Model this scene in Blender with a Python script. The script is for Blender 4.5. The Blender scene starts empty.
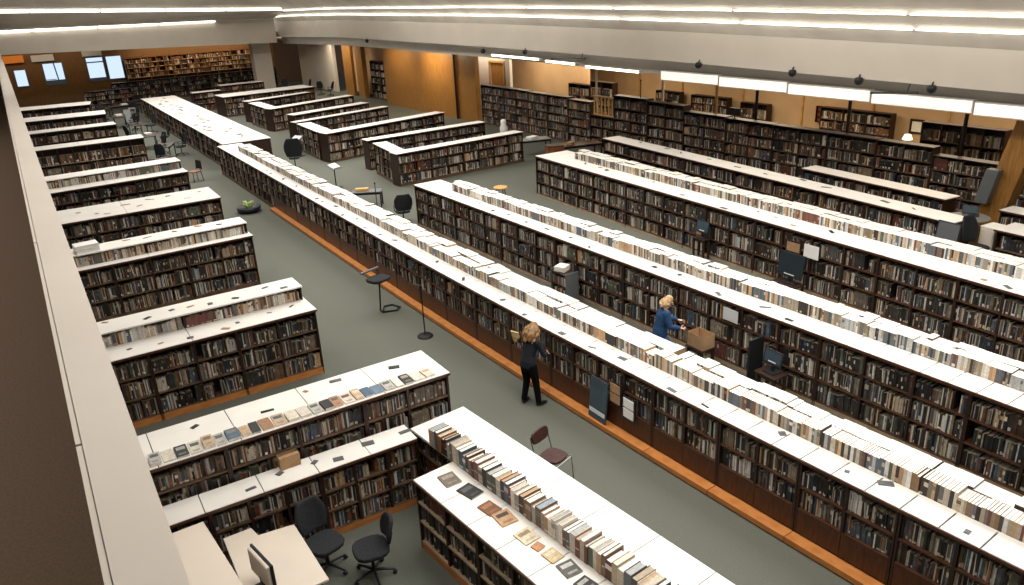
import bpy, bmesh, math, random
import numpy as np
from mathutils import Vector, Matrix
random.seed(11)
SC = bpy.context.scene
COL = SC.collection
R = math.radians

# ------------------------------------------------------------------ materials
MATS = {}
def mat(name, color, rough=0.6, noise=0.0, scale=8.0, stretch=(1, 1, 1), color2=None, emit=0.0, metal=0.0, attr=None, spec=0.4, bump=0.0, island=0.0):
    m = bpy.data.materials.new(name); m.use_nodes = True
    nt = m.node_tree; b = nt.nodes['Principled BSDF']
    b.inputs['Roughness'].default_value = rough
    b.inputs['Metallic'].default_value = metal
    b.inputs['Specular IOR Level'].default_value = spec
    c = (*color, 1)
    b.inputs['Base Color'].default_value = c
    src = None
    if attr:
        a = nt.nodes.new('ShaderNodeAttribute'); a.attribute_name = attr
        src = a.outputs['Color']
    if noise > 0 or color2:
        tc = nt.nodes.new('ShaderNodeTexCoord'); mp = nt.nodes.new('ShaderNodeMapping')
        mp.inputs['Scale'].default_value = stretch
        nz = nt.nodes.new('ShaderNodeTexNoise'); nz.inputs['Scale'].default_value = scale
        nz.inputs['Detail'].default_value = 5
        nt.links.new(tc.outputs['Object'], mp.inputs['Vector']); nt.links.new(mp.outputs['Vector'], nz.inputs['Vector'])
        mx = nt.nodes.new('ShaderNodeMix'); mx.data_type = 'RGBA'
        rp = nt.nodes.new('ShaderNodeValToRGB')
        rp.color_ramp.elements[0].position = 0.35; rp.color_ramp.elements[1].position = 0.65
        nt.links.new(nz.outputs['Fac'], rp.inputs['Fac'])
        nt.links.new(rp.outputs['Color'], mx.inputs['Factor'])
        c2 = color2 or tuple(min(1, x * (1 - noise)) for x in color)
        if src:
            mu = nt.nodes.new('ShaderNodeMix'); mu.data_type = 'RGBA'; mu.blend_type = 'MULTIPLY'
            mu.inputs['Factor'].default_value = 1
            mx.inputs[6].default_value = (1, 1, 1, 1); mx.inputs[7].default_value = (1 - noise, 1 - noise, 1 - noise, 1)
            nt.links.new(src, mu.inputs[6]); nt.links.new(mx.outputs[2], mu.inputs[7]); src = mu.outputs[2]
        else:
            mx.inputs[6].default_value = c; mx.inputs[7].default_value = (*c2, 1)
            src = mx.outputs[2]
        if bump > 0:
            bp = nt.nodes.new('ShaderNodeBump'); bp.inputs['Strength'].default_value = bump; bp.inputs['Distance'].default_value = 0.01
            nt.links.new(nz.outputs['Fac'], bp.inputs['Height']); nt.links.new(bp.outputs['Normal'], b.inputs['Normal'])
    if src: nt.links.new(src, b.inputs['Base Color'])
    if emit > 0:
        b.inputs['Emission Color'].default_value = c; b.inputs['Emission Strength'].default_value = emit
    MATS[name] = m
    return m

mat('carpet', (0.125, 0.130, 0.108), 0.95, color2=(0.098, 0.103, 0.086), scale=55, spec=0.1, bump=0.3)
mat('white_top', (0.78, 0.755, 0.71), 0.45, color2=(0.72, 0.695, 0.65), scale=1.6)
mat('dark_wood', (0.034, 0.014, 0.008), 0.42, color2=(0.018, 0.008, 0.005), scale=6, stretch=(1, 1, 9))
mat('inner_wood', (0.020, 0.010, 0.007), 0.6, color2=(0.012, 0.006, 0.004), scale=6)
mat('edge_wood', (0.085, 0.034, 0.017), 0.35, color2=(0.05, 0.02, 0.010), scale=5, stretch=(2, 2, 2))
mat('shelf_wood', (0.13, 0.075, 0.042), 0.45, color2=(0.07, 0.04, 0.024), scale=5)
mat('pale_shelf', (0.36, 0.27, 0.18), 0.5, color2=(0.26, 0.19, 0.12), scale=5)
mat('panel_wood', (0.075, 0.026, 0.010), 0.35, color2=(0.042, 0.014, 0.006), scale=4, stretch=(6, 6, 1))
mat('orange_wood', (0.50, 0.20, 0.055), 0.4, color2=(0.38, 0.14, 0.036), scale=4, stretch=(1, 3, 3))
mat('beige_wall', (0.64, 0.58, 0.50), 0.8, color2=(0.60, 0.545, 0.47), scale=0.7)
mat('soffit_grey', (0.50, 0.455, 0.40), 0.85, color2=(0.46, 0.42, 0.37), scale=1.0)
mat('ceiling_white', (0.70, 0.65, 0.58), 0.85, color2=(0.58, 0.53, 0.465), scale=0.6)
mat('cap_white', (0.66, 0.60, 0.53), 0.55, color2=(0.62, 0.56, 0.49), scale=1.0)
mat('brown_wall', (0.175, 0.122, 0.086), 0.9, color2=(0.145, 0.10, 0.07), scale=60, spec=0.1)
mat('tan_wall', (0.62, 0.42, 0.24), 0.8, color2=(0.55, 0.36, 0.20), scale=0.9)
mat('wood_panel', (0.36, 0.17, 0.040), 0.4, color2=(0.25, 0.11, 0.025), scale=3, stretch=(7, 7, 0.6))
mat('red_wood', (0.26, 0.085, 0.03), 0.4, color2=(0.17, 0.05, 0.018), scale=4)
mat('gold_wood', (0.62, 0.36, 0.12), 0.4, color2=(0.48, 0.26, 0.08), scale=4)
mat('black_plastic', (0.012, 0.013, 0.015), 0.45)
mat('grey_plastic', (0.10, 0.105, 0.11), 0.5)
mat('screen_glass', (0.02, 0.028, 0.033), 0.12)
mat('blue_screen', (0.035, 0.055, 0.075), 0.25, color2=(0.055, 0.08, 0.10), scale=2)
mat('dark_panel', (0.20, 0.10, 0.032), 0.5, color2=(0.13, 0.062, 0.02), scale=3, stretch=(7, 7, 0.6))
mat('valance_glow', (1.0, 0.95, 0.86), 0.6, emit=0.62)  # glow put into the material to brighten the valance faces
mat('steel', (0.30, 0.30, 0.30), 0.3, metal=0.9)
mat('black_metal', (0.02, 0.02, 0.022), 0.35, metal=0.6)
mat('black_fabric', (0.017, 0.018, 0.021), 0.9, color2=(0.03, 0.032, 0.036), scale=40, spec=0.15)
mat('red_pad', (0.055, 0.018, 0.015), 0.6, color2=(0.038, 0.012, 0.010), scale=10)
mat('laminate', (0.66, 0.58, 0.49), 0.45, color2=(0.62, 0.545, 0.46), scale=1.5)
mat('paper', (0.80, 0.77, 0.70), 0.8, color2=(0.70, 0.66, 0.58), scale=12)
mat('white_paper', (0.84, 0.83, 0.80), 0.7, color2=(0.78, 0.77, 0.74), scale=5)
mat('grey_panel', (0.20, 0.20, 0.18), 0.5, color2=(0.17, 0.17, 0.155), scale=3)
mat('cardboard', (0.40, 0.25, 0.13), 0.8, color2=(0.32, 0.19, 0.10), scale=6)
mat('book_cloth', (0.3, 0.3, 0.3), 0.55, attr='Col', noise=0.25, scale=30)
mat('skin', (0.58, 0.34, 0.24), 0.5)
mat('hair_blonde', (0.30, 0.165, 0.06), 0.5, color2=(0.10, 0.048, 0.018), scale=22, stretch=(1, 1, 0.35), bump=0.6)
mat('hair_fair', (0.55, 0.37, 0.20), 0.5, color2=(0.30, 0.18, 0.09), scale=22, stretch=(1, 1, 0.35), bump=0.6)
mat('navy_cloth', (0.006, 0.008, 0.013), 0.9, color2=(0.009, 0.012, 0.019), scale=25)
mat('black_cloth', (0.004, 0.004, 0.005), 0.95, spec=0.1)
mat('blue_cloth', (0.014, 0.055, 0.145), 0.9, color2=(0.009, 0.036, 0.10), scale=20, bump=0.3)
mat('denim', (0.03, 0.10, 0.25), 0.85, color2=(0.022, 0.075, 0.19), scale=30)
mat('shoe_leather', (0.012, 0.010, 0.010), 0.4)
mat('tube_light', (1.0, 0.95, 0.86), 0.5, emit=5.5)
mat('warm_light', (1.0, 0.80, 0.50), 0.5, emit=4.0)
mat('eye_dark', (0.02, 0.015, 0.012), 0.3)
mat('lip', (0.42, 0.16, 0.13), 0.5)
mat('green_leaf', (0.62, 0.72, 0.34), 0.6, color2=(0.45, 0.58, 0.2), scale=9)
mat('orange_sign', (0.72, 0.24, 0.03), 0.6)
mat('blind', (0.55, 0.56, 0.58), 0.8)
mat('window_blue', (0.10, 0.14, 0.22), 0.5)
g = mat('glass', (0.9, 0.95, 1.0), 0.03)
g.node_tree.nodes['Principled BSDF'].inputs['Transmission Weight'].default_value = 1.0
g.node_tree.nodes['Principled BSDF'].inputs['IOR'].default_value = 1.05

# ------------------------------------------------------------------ mesh helpers
class MB:
    """collects boxes, sheets and tubes in one bmesh"""
    def __init__(s): s.v = []; s.f = []; s.c = []; s.m = []; s.cc = (1, 1, 1); s.mi = 0
    def quad(s, a, b, c, d, col=None):
        i = len(s.v); s.v += [a, b, c, d]; s.f.append((i, i + 1, i + 2, i + 3)); s.c.append(col or s.cc); s.m.append(s.mi)
    def box(s, x0, x1, y0, y1, z0, z1, col=None):
        i = len(s.v)
        s.v += [(x0, y0, z0), (x1, y0, z0), (x1, y1, z0), (x0, y1, z0), (x0, y0, z1), (x1, y0, z1), (x1, y1, z1), (x0, y1, z1)]
        for q in ((0, 3, 2, 1), (4, 5, 6, 7), (0, 1, 5, 4), (1, 2, 6, 5), (2, 3, 7, 6), (3, 0, 4, 7)):
            s.f.append(tuple(i + k for k in q)); s.c.append(col or s.cc); s.m.append(s.mi)
        return s
    def obox(s, o, ax, ay, az, col=None):
        """box from corner o and three edge vectors"""
        o, ax, ay, az = Vector(o), Vector(ax), Vector(ay), Vector(az)
        i = len(s.v)
        s.v += [tuple(p) for p in (o, o + ax, o + ax + ay, o + ay, o + az, o + ax + az, o + ax + ay + az, o + ay + az)]
        for q in ((0, 3, 2, 1), (4, 5, 6, 7), (0, 1, 5, 4), (1, 2, 6, 5), (2, 3, 7, 6), (3, 0, 4, 7)):
            s.f.append(tuple(i + k for k in q)); s.c.append(col or s.cc); s.m.append(s.mi)
        return s
    def tube(s, pts, rad, seg=8, col=None, up=None):
        pts = [Vector(p) for p in pts]
        if not isinstance(rad, (list, tuple)): rad = [rad] * len(pts)
        i0 = len(s.v); n = len(pts)
        for k, p in enumerate(pts):
            d = (pts[min(k + 1, n - 1)] - pts[max(k - 1, 0)]).normalized()
            u = Vector(up) if up else (Vector((0, 0, 1)) if abs(d.z) < 0.9 else Vector((1, 0, 0)))
            a = d.cross(u).normalized(); b = a.cross(d).normalized()
            r = rad[k]; ra, rb = (r if isinstance(r, (tuple, list)) else (r, r))
            for j in range(seg):
                t = 2 * math.pi * j / seg
                s.v.append(tuple(p + a * ra * math.cos(t) + b * rb * math.sin(t)))
        for k in range(n - 1):
            for j in range(seg):
                A = i0 + k * seg + j; B = i0 + k * seg + (j + 1) % seg
                s.f.append((A, B, B + seg, A + seg)); s.c.append(col or s.cc); s.m.append(s.mi)
        s.f.append(tuple(i0 + j for j in range(seg))[::-1]); s.c.append(col or s.cc); s.m.append(s.mi)
        s.f.append(tuple(i0 + (n - 1) * seg + j for j in range(seg))); s.c.append(col or s.cc); s.m.append(s.mi)
        return s
    def lathe(s, prof, cx=0, cy=0, seg=20, col=None):
        i0 = len(s.v)
        for r, z in prof:
            for j in range(seg):
                t = 2 * math.pi * j / seg; s.v.append((cx + r * math.cos(t), cy + r * math.sin(t), z))
        for k in range(len(prof) - 1):
            for j in range(seg):
                A = i0 + k * seg + j; B = i0 + k * seg + (j + 1) % seg
                s.f.append((A, B, B + seg, A + seg)); s.c.append(col or s.cc); s.m.append(s.mi)
        s.f.append(tuple(i0 + j for j in range(seg))[::-1]); s.c.append(col or s.cc); s.m.append(s.mi)
        s.f.append(tuple(i0 + (len(prof) - 1) * seg + j for j in range(seg))); s.c.append(col or s.cc); s.m.append(s.mi)
        return s
    def prism(s, outline, z0, z1, col=None):
        i = len(s.v); n = len(outline)
        s.v += [(x, y, z0) for x, y in outline] + [(x, y, z1) for x, y in outline]
        s.f.append(tuple(range(i + n - 1, i - 1, -1))); s.f.append(tuple(range(i + n, i + 2 * n)))
        s.c += [col or s.cc] * 2; s.m += [s.mi] * 2
        for k in range(n):
            s.f.append((i + k, i + (k + 1) % n, i + n + (k + 1) % n, i + n + k)); s.c.append(col or s.cc); s.m.append(s.mi)
        return s
    def mesh(s, name, mats, smooth=False, color=False):
        me = bpy.data.meshes.new(name)
        me.from_pydata(s.v, [], s.f)
        for m in (mats if isinstance(mats, (list, tuple)) else [mats]): me.materials.append(MATS[m] if isinstance(m, str) else m)
        if isinstance(mats, (list, tuple)) and len(mats) > 1: me.polygons.foreach_set('material_index', s.m)
        if color:
            a = me.color_attributes.new('Col', 'FLOAT_COLOR', 'CORNER')
            n = np.array([len(f) for f in s.f])
            arr = np.ones((n.sum(), 4), np.float32); arr[:, :3] = np.repeat(np.array(s.c, np.float32), n, axis=0)
            a.data.foreach_set('color', arr.ravel())
        if smooth: me.polygons.foreach_set('use_smooth', [True] * len(s.f))
        me.update(); return me
    def build(s, name, mats, parent=None, smooth=False, color=False, loc=None, rz=0, bevel=0):
        o = bpy.data.objects.new(name, s.mesh(name, mats, smooth, color)); COL.objects.link(o)
        if parent: o.parent = parent
        if loc: o.location = loc; o.rotation_euler = (0, 0, rz)
        if bevel:
            b = o.modifiers.new('bevel', 'BEVEL'); b.width = bevel; b.segments = 2; b.limit_method = 'ANGLE'
        return o

def link(name, me, parent=None, loc=None, rz=0):
    o = bpy.data.objects.new(name, me); COL.objects.link(o)
    if parent: o.parent = parent
    if loc: o.location = loc; o.rotation_euler = (0, 0, rz)
    return o
def tag(o, label=None, cat=None, group=None, kind=None):
    if label: o['label'] = label
    if cat: o['category'] = cat
    if group: o['group'] = group
    if kind: o['kind'] = kind
    return o
def thing(name, label, cat, loc=(0, 0, 0), rz=0, group=None):
    o = bpy.data.objects.new(name, None); COL.objects.link(o)
    o.location = loc; o.rotation_euler = (0, 0, rz); o.empty_display_size = 0.1
    return tag(o, label, cat, group)
def struct(name, mb, m, **k): return tag(mb.build(name, m, **k), kind='structure')

ORD = 'first second third fourth fifth sixth seventh eighth ninth tenth eleventh twelfth thirteenth fourteenth fifteenth sixteenth seventeenth eighteenth nineteenth'.split()
TENS = {2: 'twenty', 3: 'thirty', 4: 'forty', 5: 'fifty', 6: 'sixty', 7: 'seventy', 8: 'eighty', 9: 'ninety'}
def ordw(n):
    if n < 20: return ORD[n - 1]
    if n >= 100: return ('hundredth' if n == 100 else 'hundred-and-' + ordw(n - 100))
    t, u = divmod(n, 10)
    return TENS[t][:-1] + 'ieth' if u == 0 else TENS[t] + '-' + ORD[u - 1]

# ------------------------------------------------------------------ camera
H = 7.6
def set_camera(f=770.0, nx=612.0, ny=2244.0, yaw=0.5526):
    d = Vector(((nx - 512) / f, -(ny - 292.5) / f, -1.0)).normalized()   # world down, camera coordinates (right, up, back)
    up = -d
    F = Vector((0, 0, -1)); y = (F - up * F.dot(up)).normalized(); x = y.cross(up)
    M = Matrix((x, y, up))                     # rows: level axes in camera coordinates
    Rz = Matrix.Rotation(-yaw, 3, 'Z')
    W = Rz @ M                                 # camera -> world
    cam = bpy.data.cameras.new('camera'); o = bpy.data.objects.new('camera', cam); COL.objects.link(o)
    cam.sensor_width = 36; cam.lens = f / 1024 * 36; cam.clip_start = 0.05; cam.clip_end = 400
    o.matrix_world = Matrix.Translation((0, 0, H)) @ W.to_4x4()
    SC.camera = o
    return o
set_camera()

# ------------------------------------------------------------------ row frames
class Row:
    """frame of a run: o = front left floor corner, e along the run, d into it"""
    def __init__(s, o, p):
        s.o = Vector((o[0], o[1])); e = Vector((p[0] - o[0], p[1] - o[1])); s.L = e.length; s.e = e.normalized()
        s.d = Vector((-s.e.y, s.e.x)); s.rz = math.atan2(s.e.y, s.e.x)
    def at(s, a, t=0, z=0): q = s.o + s.e * a + s.d * t; return (q.x, q.y, z)

# ------------------------------------------------------------------ books
DARK = [(0.02, 0.017, 0.015), (0.035, 0.025, 0.02), (0.016, 0.016, 0.018), (0.05, 0.03, 0.022), (0.03, 0.034, 0.042), (0.045, 0.04, 0.034)]
MIDS = [(0.16, 0.13, 0.10), (0.24, 0.18, 0.12), (0.13, 0.12, 0.115), (0.20, 0.115, 0.06), (0.09, 0.105, 0.125), (0.30, 0.25, 0.18), (0.17, 0.06, 0.045), (0.075, 0.11, 0.15), (0.10, 0.115, 0.08)]
LITE = [(0.62, 0.57, 0.49), (0.52, 0.46, 0.37), (0.44, 0.36, 0.26), (0.66, 0.63, 0.58), (0.48, 0.30, 0.16), (0.40, 0.40, 0.39)]
NAMES = {}
for c, n in zip(DARK, ['black', 'dark brown', 'jet black', 'dark chestnut', 'dark slate blue', 'charcoal']): NAMES[c] = n
for c, n in zip(MIDS, ['taupe', 'light brown', 'grey', 'russet', 'slate blue', 'beige', 'dark red', 'steel blue', 'olive green']): NAMES[c] = n
for c, n in zip(LITE, ['cream', 'pale tan', 'tan', 'white', 'orange tan', 'pale grey']): NAMES[c] = n
PAPERS = [(0.80, 0.77, 0.70), (0.84, 0.82, 0.77), (0.76, 0.72, 0.63), (0.82, 0.79, 0.73)]
BROWNS = [(0.13, 0.045, 0.02), (0.20, 0.08, 0.035), (0.10, 0.045, 0.022), (0.26, 0.12, 0.05)]
for c, n in zip(BROWNS, ['red brown', 'rust brown', 'deep brown', 'copper brown']): NAMES[c] = n
def pick(light=0.24, mid=0.36, brown=0.0):
    if random.random() < brown: return random.choice(BROWNS)
    r = random.random(); light *= 0.95; mid *= 0.8
    return random.choice(LITE) if r < light else random.choice(MIDS) if r < light + mid else random.choice(DARK)
def jit(c, a=0.22):
    k = 1 + random.uniform(-a, a); return tuple(min(0.9, x * k) for x in c)

class Books:
    """every spine of the far shelves, in one mesh"""
    def __init__(s): s.v = []; s.f = []; s.c = []
    def add(s, row, a, w, t, dep, z, h, col, band, top, lean=0.0):
        e, d = row.e, row.d; o = row.o
        def P(aa, tt, zz): return (o.x + e.x * (aa + lean * (zz - z)) + d.x * tt, o.y + e.y * (aa + lean * (zz - z)) + d.y * tt, zz)
        i = len(s.v)
        zs = [z, z + h * band[0], z + h * band[1], z + h]
        for zz in zs: s.v += [P(a, t, zz), P(a + w, t, zz)]
        s.v += [P(a, t + dep, z), P(a + w, t + dep, z), P(a, t + dep, z + h), P(a + w, t + dep, z + h)]
        cs = [col, band[2], col]
        for k in range(3):
            s.f.append((i + 2 * k, i + 2 * k + 1, i + 2 * k + 3, i + 2 * k + 2)); s.c.append(cs[k])
        s.f.append((i + 6, i + 7, i + 11, i + 10)); s.c.append(top)
        s.f.append((i, i + 6, i + 10, i + 8)); s.c.append(col)
        s.f.append((i + 1, i + 9, i + 11, i + 7)); s.c.append(col)
        s.f.append((i + 8, i + 10, i + 11, i + 9)); s.c.append(top)
BK = Books()
INDIV = {}
def band_for(col):
    r = random.random()
    if r < 0.24: return (0.06, random.uniform(0.15, 0.3), jit(random.choice(LITE), 0.3))
    if r < 0.40: return (0.55, 0.8, jit(random.choice(MIDS + LITE), 0.3))
    return (0.3, 0.6, col)
def fill(row, a0, a1, t, z, hmin, hmax, wmin=0.022, wmax=0.05, dep=0.21, light=0.24, mid=0.36, brown=0.0, white_top=False, gaps=0.06, group_h=False, emit=None):
    """a row of standing books; emit(i, a, w, t, dep, z, h, col, band, top) takes single ones instead of the mass"""
    a = a0; i = 0; gh = random.uniform(hmin, hmax); gcol = None; left = 0
    while a < a1 - wmin:
        if left <= 0:
            left = random.randint(3, 11); gh = random.uniform(hmin, hmax); gcol = pick(light, mid, brown) if random.random() < 0.2 else None
            if random.random() < gaps: a += random.uniform(0.03, 0.14)
        left -= 1
        w = min(random.uniform(wmin, wmax), a1 - a)
        if w < wmin * 0.6: break
        base = gcol or pick(light, mid, brown)
        if not white_top and base in LITE: w *= 0.62
        h = gh if group_h else max(hmin, min(hmax, gh + random.uniform(-0.02, 0.02)))
        col = jit(base); b = band_for(col)
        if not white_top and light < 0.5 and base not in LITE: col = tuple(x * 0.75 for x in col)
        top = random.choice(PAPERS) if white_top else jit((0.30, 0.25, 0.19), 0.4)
        dd = 0 if white_top else random.uniform(0, 0.025)
        lean = 0.0
        if not white_top and random.random() < 0.06 and a0 + 0.08 < a < a1 - 0.14: lean = random.uniform(-0.12, 0.12)
        took = emit and emit(i, a, w, t + dd, dep, z, h, base, col, b)
        if not took: BK.add(row, a, w - 0.0015, t + dd, dep, z, h, col, b, top, lean)
        a += w; i += 1

def book_mesh(w, dep, h, col, band, pages=True):
    """cover of one book: spine at y = 0, boards, head at z = h"""
    m = MB(); th = min(0.004, w * 0.15)
    ys = 0.0
    for (z0, z1, c) in ((0, band[0] * h, col), (band[0] * h, band[1] * h, band[2]), (band[1] * h, h, col)):
        m.box(0, w, ys, ys + th, z0, z1, c)
    m.box(0, th, ys + th, dep, 0, h, col); m.box(w - th, w, ys + th, dep, 0, h, col)
    p = MB(); p.box(th, w - th, ys + th, dep - 0.004, 0.004, h - 0.004)
    return m, p
def single_book(row, a, w, t, dep, z, h, base, col, band, label, group):
    m, p = book_mesh(w - 0.0015, dep, h, col, band)
    o = m.build('book', 'book_cloth', color=True, loc=row.at(a, t, z), rz=row.rz)
    tag(o, label, 'book', group)
    p.build('pages', 'paper', o)
    return o
N_SINGLE = [0]

def flat_book(loc, rz, w, l, th, col, label, group, tilt=0.0, name='book', accent=None):
    """a book lying on its back: cover up"""
    m = MB()
    m.box(-w / 2, w / 2, -l / 2, l / 2, 0, 0.003, col); m.box(-w / 2, w / 2, -l / 2, l / 2, th - 0.003, th, col)
    m.box(-w / 2, -w / 2 + 0.004, -l / 2, l / 2, 0.003, th - 0.003, col)
    if accent:
        m.box(-w * 0.36, w * 0.36, l * 0.08, l * 0.34, th, th + 0.001, accent)
        m.box(-w * 0.30, w * 0.30, -l * 0.36, -l * 0.22, th, th + 0.001, tuple(0.5 * (x + y) for x, y in zip(accent, col)))
    o = m.build(name, 'book_cloth', color=True, loc=loc, rz=rz)
    o.rotation_euler = (tilt, 0, rz)
    tag(o, label, 'book', group)
    MB().box(-w / 2 + 0.004, w / 2 - 0.003, -l / 2 + 0.003, l / 2 - 0.003, 0.003, th - 0.003).build('pages', 'paper', o)
    return o

# ------------------------------------------------------------------ bookcases
_mc = {}
def cached(key, fn):
    if key not in _mc: _mc[key] = fn()
    return _mc[key]
def bookcase(row, a, w, D, Ht, boards, label, group, bays=2, drawers=None, plinth=0.1, plinth_mat='shelf_wood', out=0.0, legs=False, edge='shelf_wood', sd=0.27, t0=0.0, frame='dark_wood', name='bookcase'):
    """one cabinet section: boards = heights of the shelf boards' tops; front face at t0"""
    root = thing(name, label, 'bookcase', row.at(a, t0, 0), row.rz, group)
    w -= 0.004; th = 0.03
    k = (round(w, 3), D, Ht, tuple(boards), bays, drawers, plinth, plinth_mat, out, edge, frame)
    link('side_panel', cached(('sp', D, Ht, frame), lambda: MB().box(0, th, 0, D, 0, Ht).mesh('side_panel', frame)), root)
    link('side_panel', cached(('sp', D, Ht, frame), None), root, (w - th, 0, 0))
    link('back_panel', cached(('bp',) + k, lambda: MB().box(th, w - th, sd + 0.01, sd + 0.03, 0, Ht - 0.03).mesh('back_panel', 'inner_wood')), root)
    if D > sd + 0.12:
        link('rear_panel', cached(('rp',) + k, lambda: MB().box(th, w - th, D - 0.02, D, 0, Ht - 0.03).mesh('rear_panel', frame)), root)
    link('top_rail', cached(('tr',) + k, lambda: MB().box(th, w - th, 0, D - 0.021, Ht - 0.03, Ht).mesh('top_rail', frame)), root)
    def sh():
        return MB().box(th, w - th, 0.004, sd + 0.009, -0.028, 0).mesh('shelf', edge)
    for z in boards: link('shelf', cached(('sh', round(w, 3), edge, sd), sh), root, (0, 0, z))
    for b in range(1, bays):
        x = w * b / bays
        zb = boards[0] if not drawers else boards[0]
        link('divider', cached(('dv', sd, zb, Ht, frame), lambda: MB().box(-0.02, 0.02, 0.001, sd + 0.009, zb, Ht - 0.031).mesh('divider', frame)), root, (x, 0, 0))
    if drawers:
        z0, z1 = drawers
        for b in range(bays):
            dw = (w - 2 * th) / bays
            link('drawer_front', cached(('df', round(dw, 3), drawers), lambda: MB().box(0.004, dw - 0.004, 0.003, 0.022, z0 + 0.004, z1 - 0.004).mesh('drawer_front', 'panel_wood')), root, (th + b * dw, 0, 0))
    if plinth:
        link('plinth', cached(('pl',) + k, lambda: MB().box(0, w, -out, 0.0 if out else 0.02, 0.03 if out else 0.0, plinth).mesh('plinth', plinth_mat)), root)
        if out:
            link('kick_board', cached(('kb',) + k, lambda: MB().box(0, w, -out + 0.02, -0.001, 0, 0.03).mesh('kick_board', 'black_plastic')), root)
    return root

def worktop(row, a0, a1, t0, t1, z, label, th=0.03, seams=(), strip=True, group=None, name='worktop', seam=0.004, cat='worktop', edge='edge_wood', eh=0.045):
    m = MB(); cuts = [a0] + [s for s in seams if a0 < s < a1] + [a1]
    for p, q in zip(cuts, cuts[1:]): m.box(p + (seam / 2 if p > a0 else 0), q - (seam / 2 if q < a1 else 0), t0, t1, 0.004, th)
    o = m.build(name, 'white_top', loc=row.at(0, 0, z - th), rz=row.rz)
    tag(o, label, cat, group)
    MB().box(a0, a1, t0 + 0.003, t1 - 0.003, 0, 0.0045).build('underlay', 'black_plastic', o)
    if strip: MB().box(a0, a1, t0 - 0.018, t0 - 0.001, th - eh, th - 0.006).build('edge_trim', edge, o)
    return o
def frange(a, b, s):
    out = []
    while a < b: out.append(a); a += s
    return out

# ================================================================== SETTING
struct('floor', MB().box(-7, 34, -9, 84, -0.2, 0.0), 'carpet')
struct('wall_left', MB().box(-1.25, -1.0, -9, 80.4, 0, 5.1), 'beige_wall')
struct('wall_near', MB().box(-7, 34, -9.2, -9, 0, 9), 'beige_wall')
# balcony: floor slab, inner wall, cap and inner rail of the parapet
struct('floor_balcony', MB().box(-7, 0.06, -9, 80, 5.1, 5.3), 'brown_wall')
struct('wall_balcony', MB().box(-0.058, 0.06, -8.9, 79, 5.3, 6.36), ['brown_wall'])
b = MB().box(-0.062, 0.082, -8.9, 79, 6.36, 6.4)
struct('trim_1', b, 'cap_white')
b = MB()
for y in frange(-8, 78, 2.6): b.box(-0.080, -0.064, y, y + 2.585, 6.352, 6.394)
struct('trim_2', b, 'cap_white')
struct('wall_balcony_rear', MB().box(-7.2, -7, -9, 80, 0, 9), 'brown_wall')
# ceiling, with coved bands stepping down to the fascia at the right and at the back
KY = [-9, 9.7, 14, 21.4, 34, 56, 72.2]
ZB = [4.45, 4.59, 4.67, 4.80, 4.90, 4.95, 4.62]
ZT = [5.35, 5.60, 5.70, 5.85, 6.02, 6.10, 5.95]
def zoff(k): return ZT[k] - 5.85
def solid_band(name, m, prof):
    """extrudes a closed profile; prof(k) = list of (x, z)"""
    mb = MB(); n = len(prof(0)); i0 = 0
    for k in range(len(KY)): mb.v += [(x, KY[k], z) for x, z in prof(k)]
    for k in range(len(KY) - 1):
        for j in range(n):
            A = k * n + j; B = k * n + (j + 1) % n
            mb.f.append((A, B, B + n, A + n)); mb.c.append((1, 1, 1)); mb.m.append(0)
    mb.f.append(tuple(range(n))); mb.f.append(tuple(range((len(KY) - 1) * n, len(KY) * n))[::-1]); mb.c += [(1, 1, 1)] * 2; mb.m += [0] * 2
    return struct(name, mb, m)
solid_band('trim_3', 'beige_wall', lambda k: [(21, ZB[k]), (21, ZT[k]), (21.5, ZT[k]), (21.5, ZB[k])])
solid_band('trim_4', 'soffit_grey', lambda k: [(21.7, ZB[k] - 0.62), (21.7, ZB[k] + 0.05), (22.0, ZB[k] + 0.05), (22.0, ZB[k] - 0.62)])
solid_band('trim_5', 'ceiling_white', lambda k: [(21.0, ZT[k] + 0.002), (20.75, 6.24 + zoff(k)), (20.75, 6.30 + zoff(k)), (21.4, ZT[k] + 0.35)])
solid_band('trim_6', 'ceiling_white', lambda k: [(20.75, 6.31 + zoff(k)), (20.4, 6.63 + zoff(k)), (20.4, 6.70 + zoff(k)), (21.2, 6.7 + zoff(k))])
solid_band('trim_7', 'ceiling_white', lambda k: [(20.4, 6.71 + zoff(k)), (17.5, 8.62), (20.4, 8.62)])
struct('ceiling', MB().box(-7, 20, -9, 71, 8.6, 8.8), 'ceiling_white')
# back: fascia and sloping panels over the far bookshelves
def bz(x, l, r): return l + (r - l) * x / 20.0
b = MB(); xs = [-7, 0, 10, 20.3]
def back_prism(name, m, prof):
    mb = MB(); n = len(prof(0))
    for x in (-7, 20.6): mb.v += [(x, y, z) for y, z in prof(x)]
    for j in range(n): mb.f.append((j, (j + 1) % n, n + (j + 1) % n, n + j)); mb.c.append((1, 1, 1)); mb.m.append(0)
    mb.f += [tuple(range(n))[::-1], tuple(range(n, 2 * n))]; mb.c += [(1, 1, 1)] * 2; mb.m += [0] * 2
    struct(name, mb, m)
back_prism('trim_8', 'beige_wall', lambda x: [(70, bz(x, 4.87, 4.25)), (70, bz(x, 6.50, 6.22)), (70.6, bz(x, 6.50, 6.22)), (70.6, bz(x, 4.87, 4.25))])
back_prism('trim_9', 'ceiling_white', lambda x: [(70, bz(x, 6.51, 6.23)), (66, bz(x, 7.75, 6.87)), (66, bz(x, 7.9, 7.0)), (70.5, bz(x, 7.9, 7.0))])
back_prism('trim_10', 'ceiling_white', lambda x: [(66, bz(x, 7.91, 7.01)), (60, 8.6), (66, 8.6)])
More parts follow.
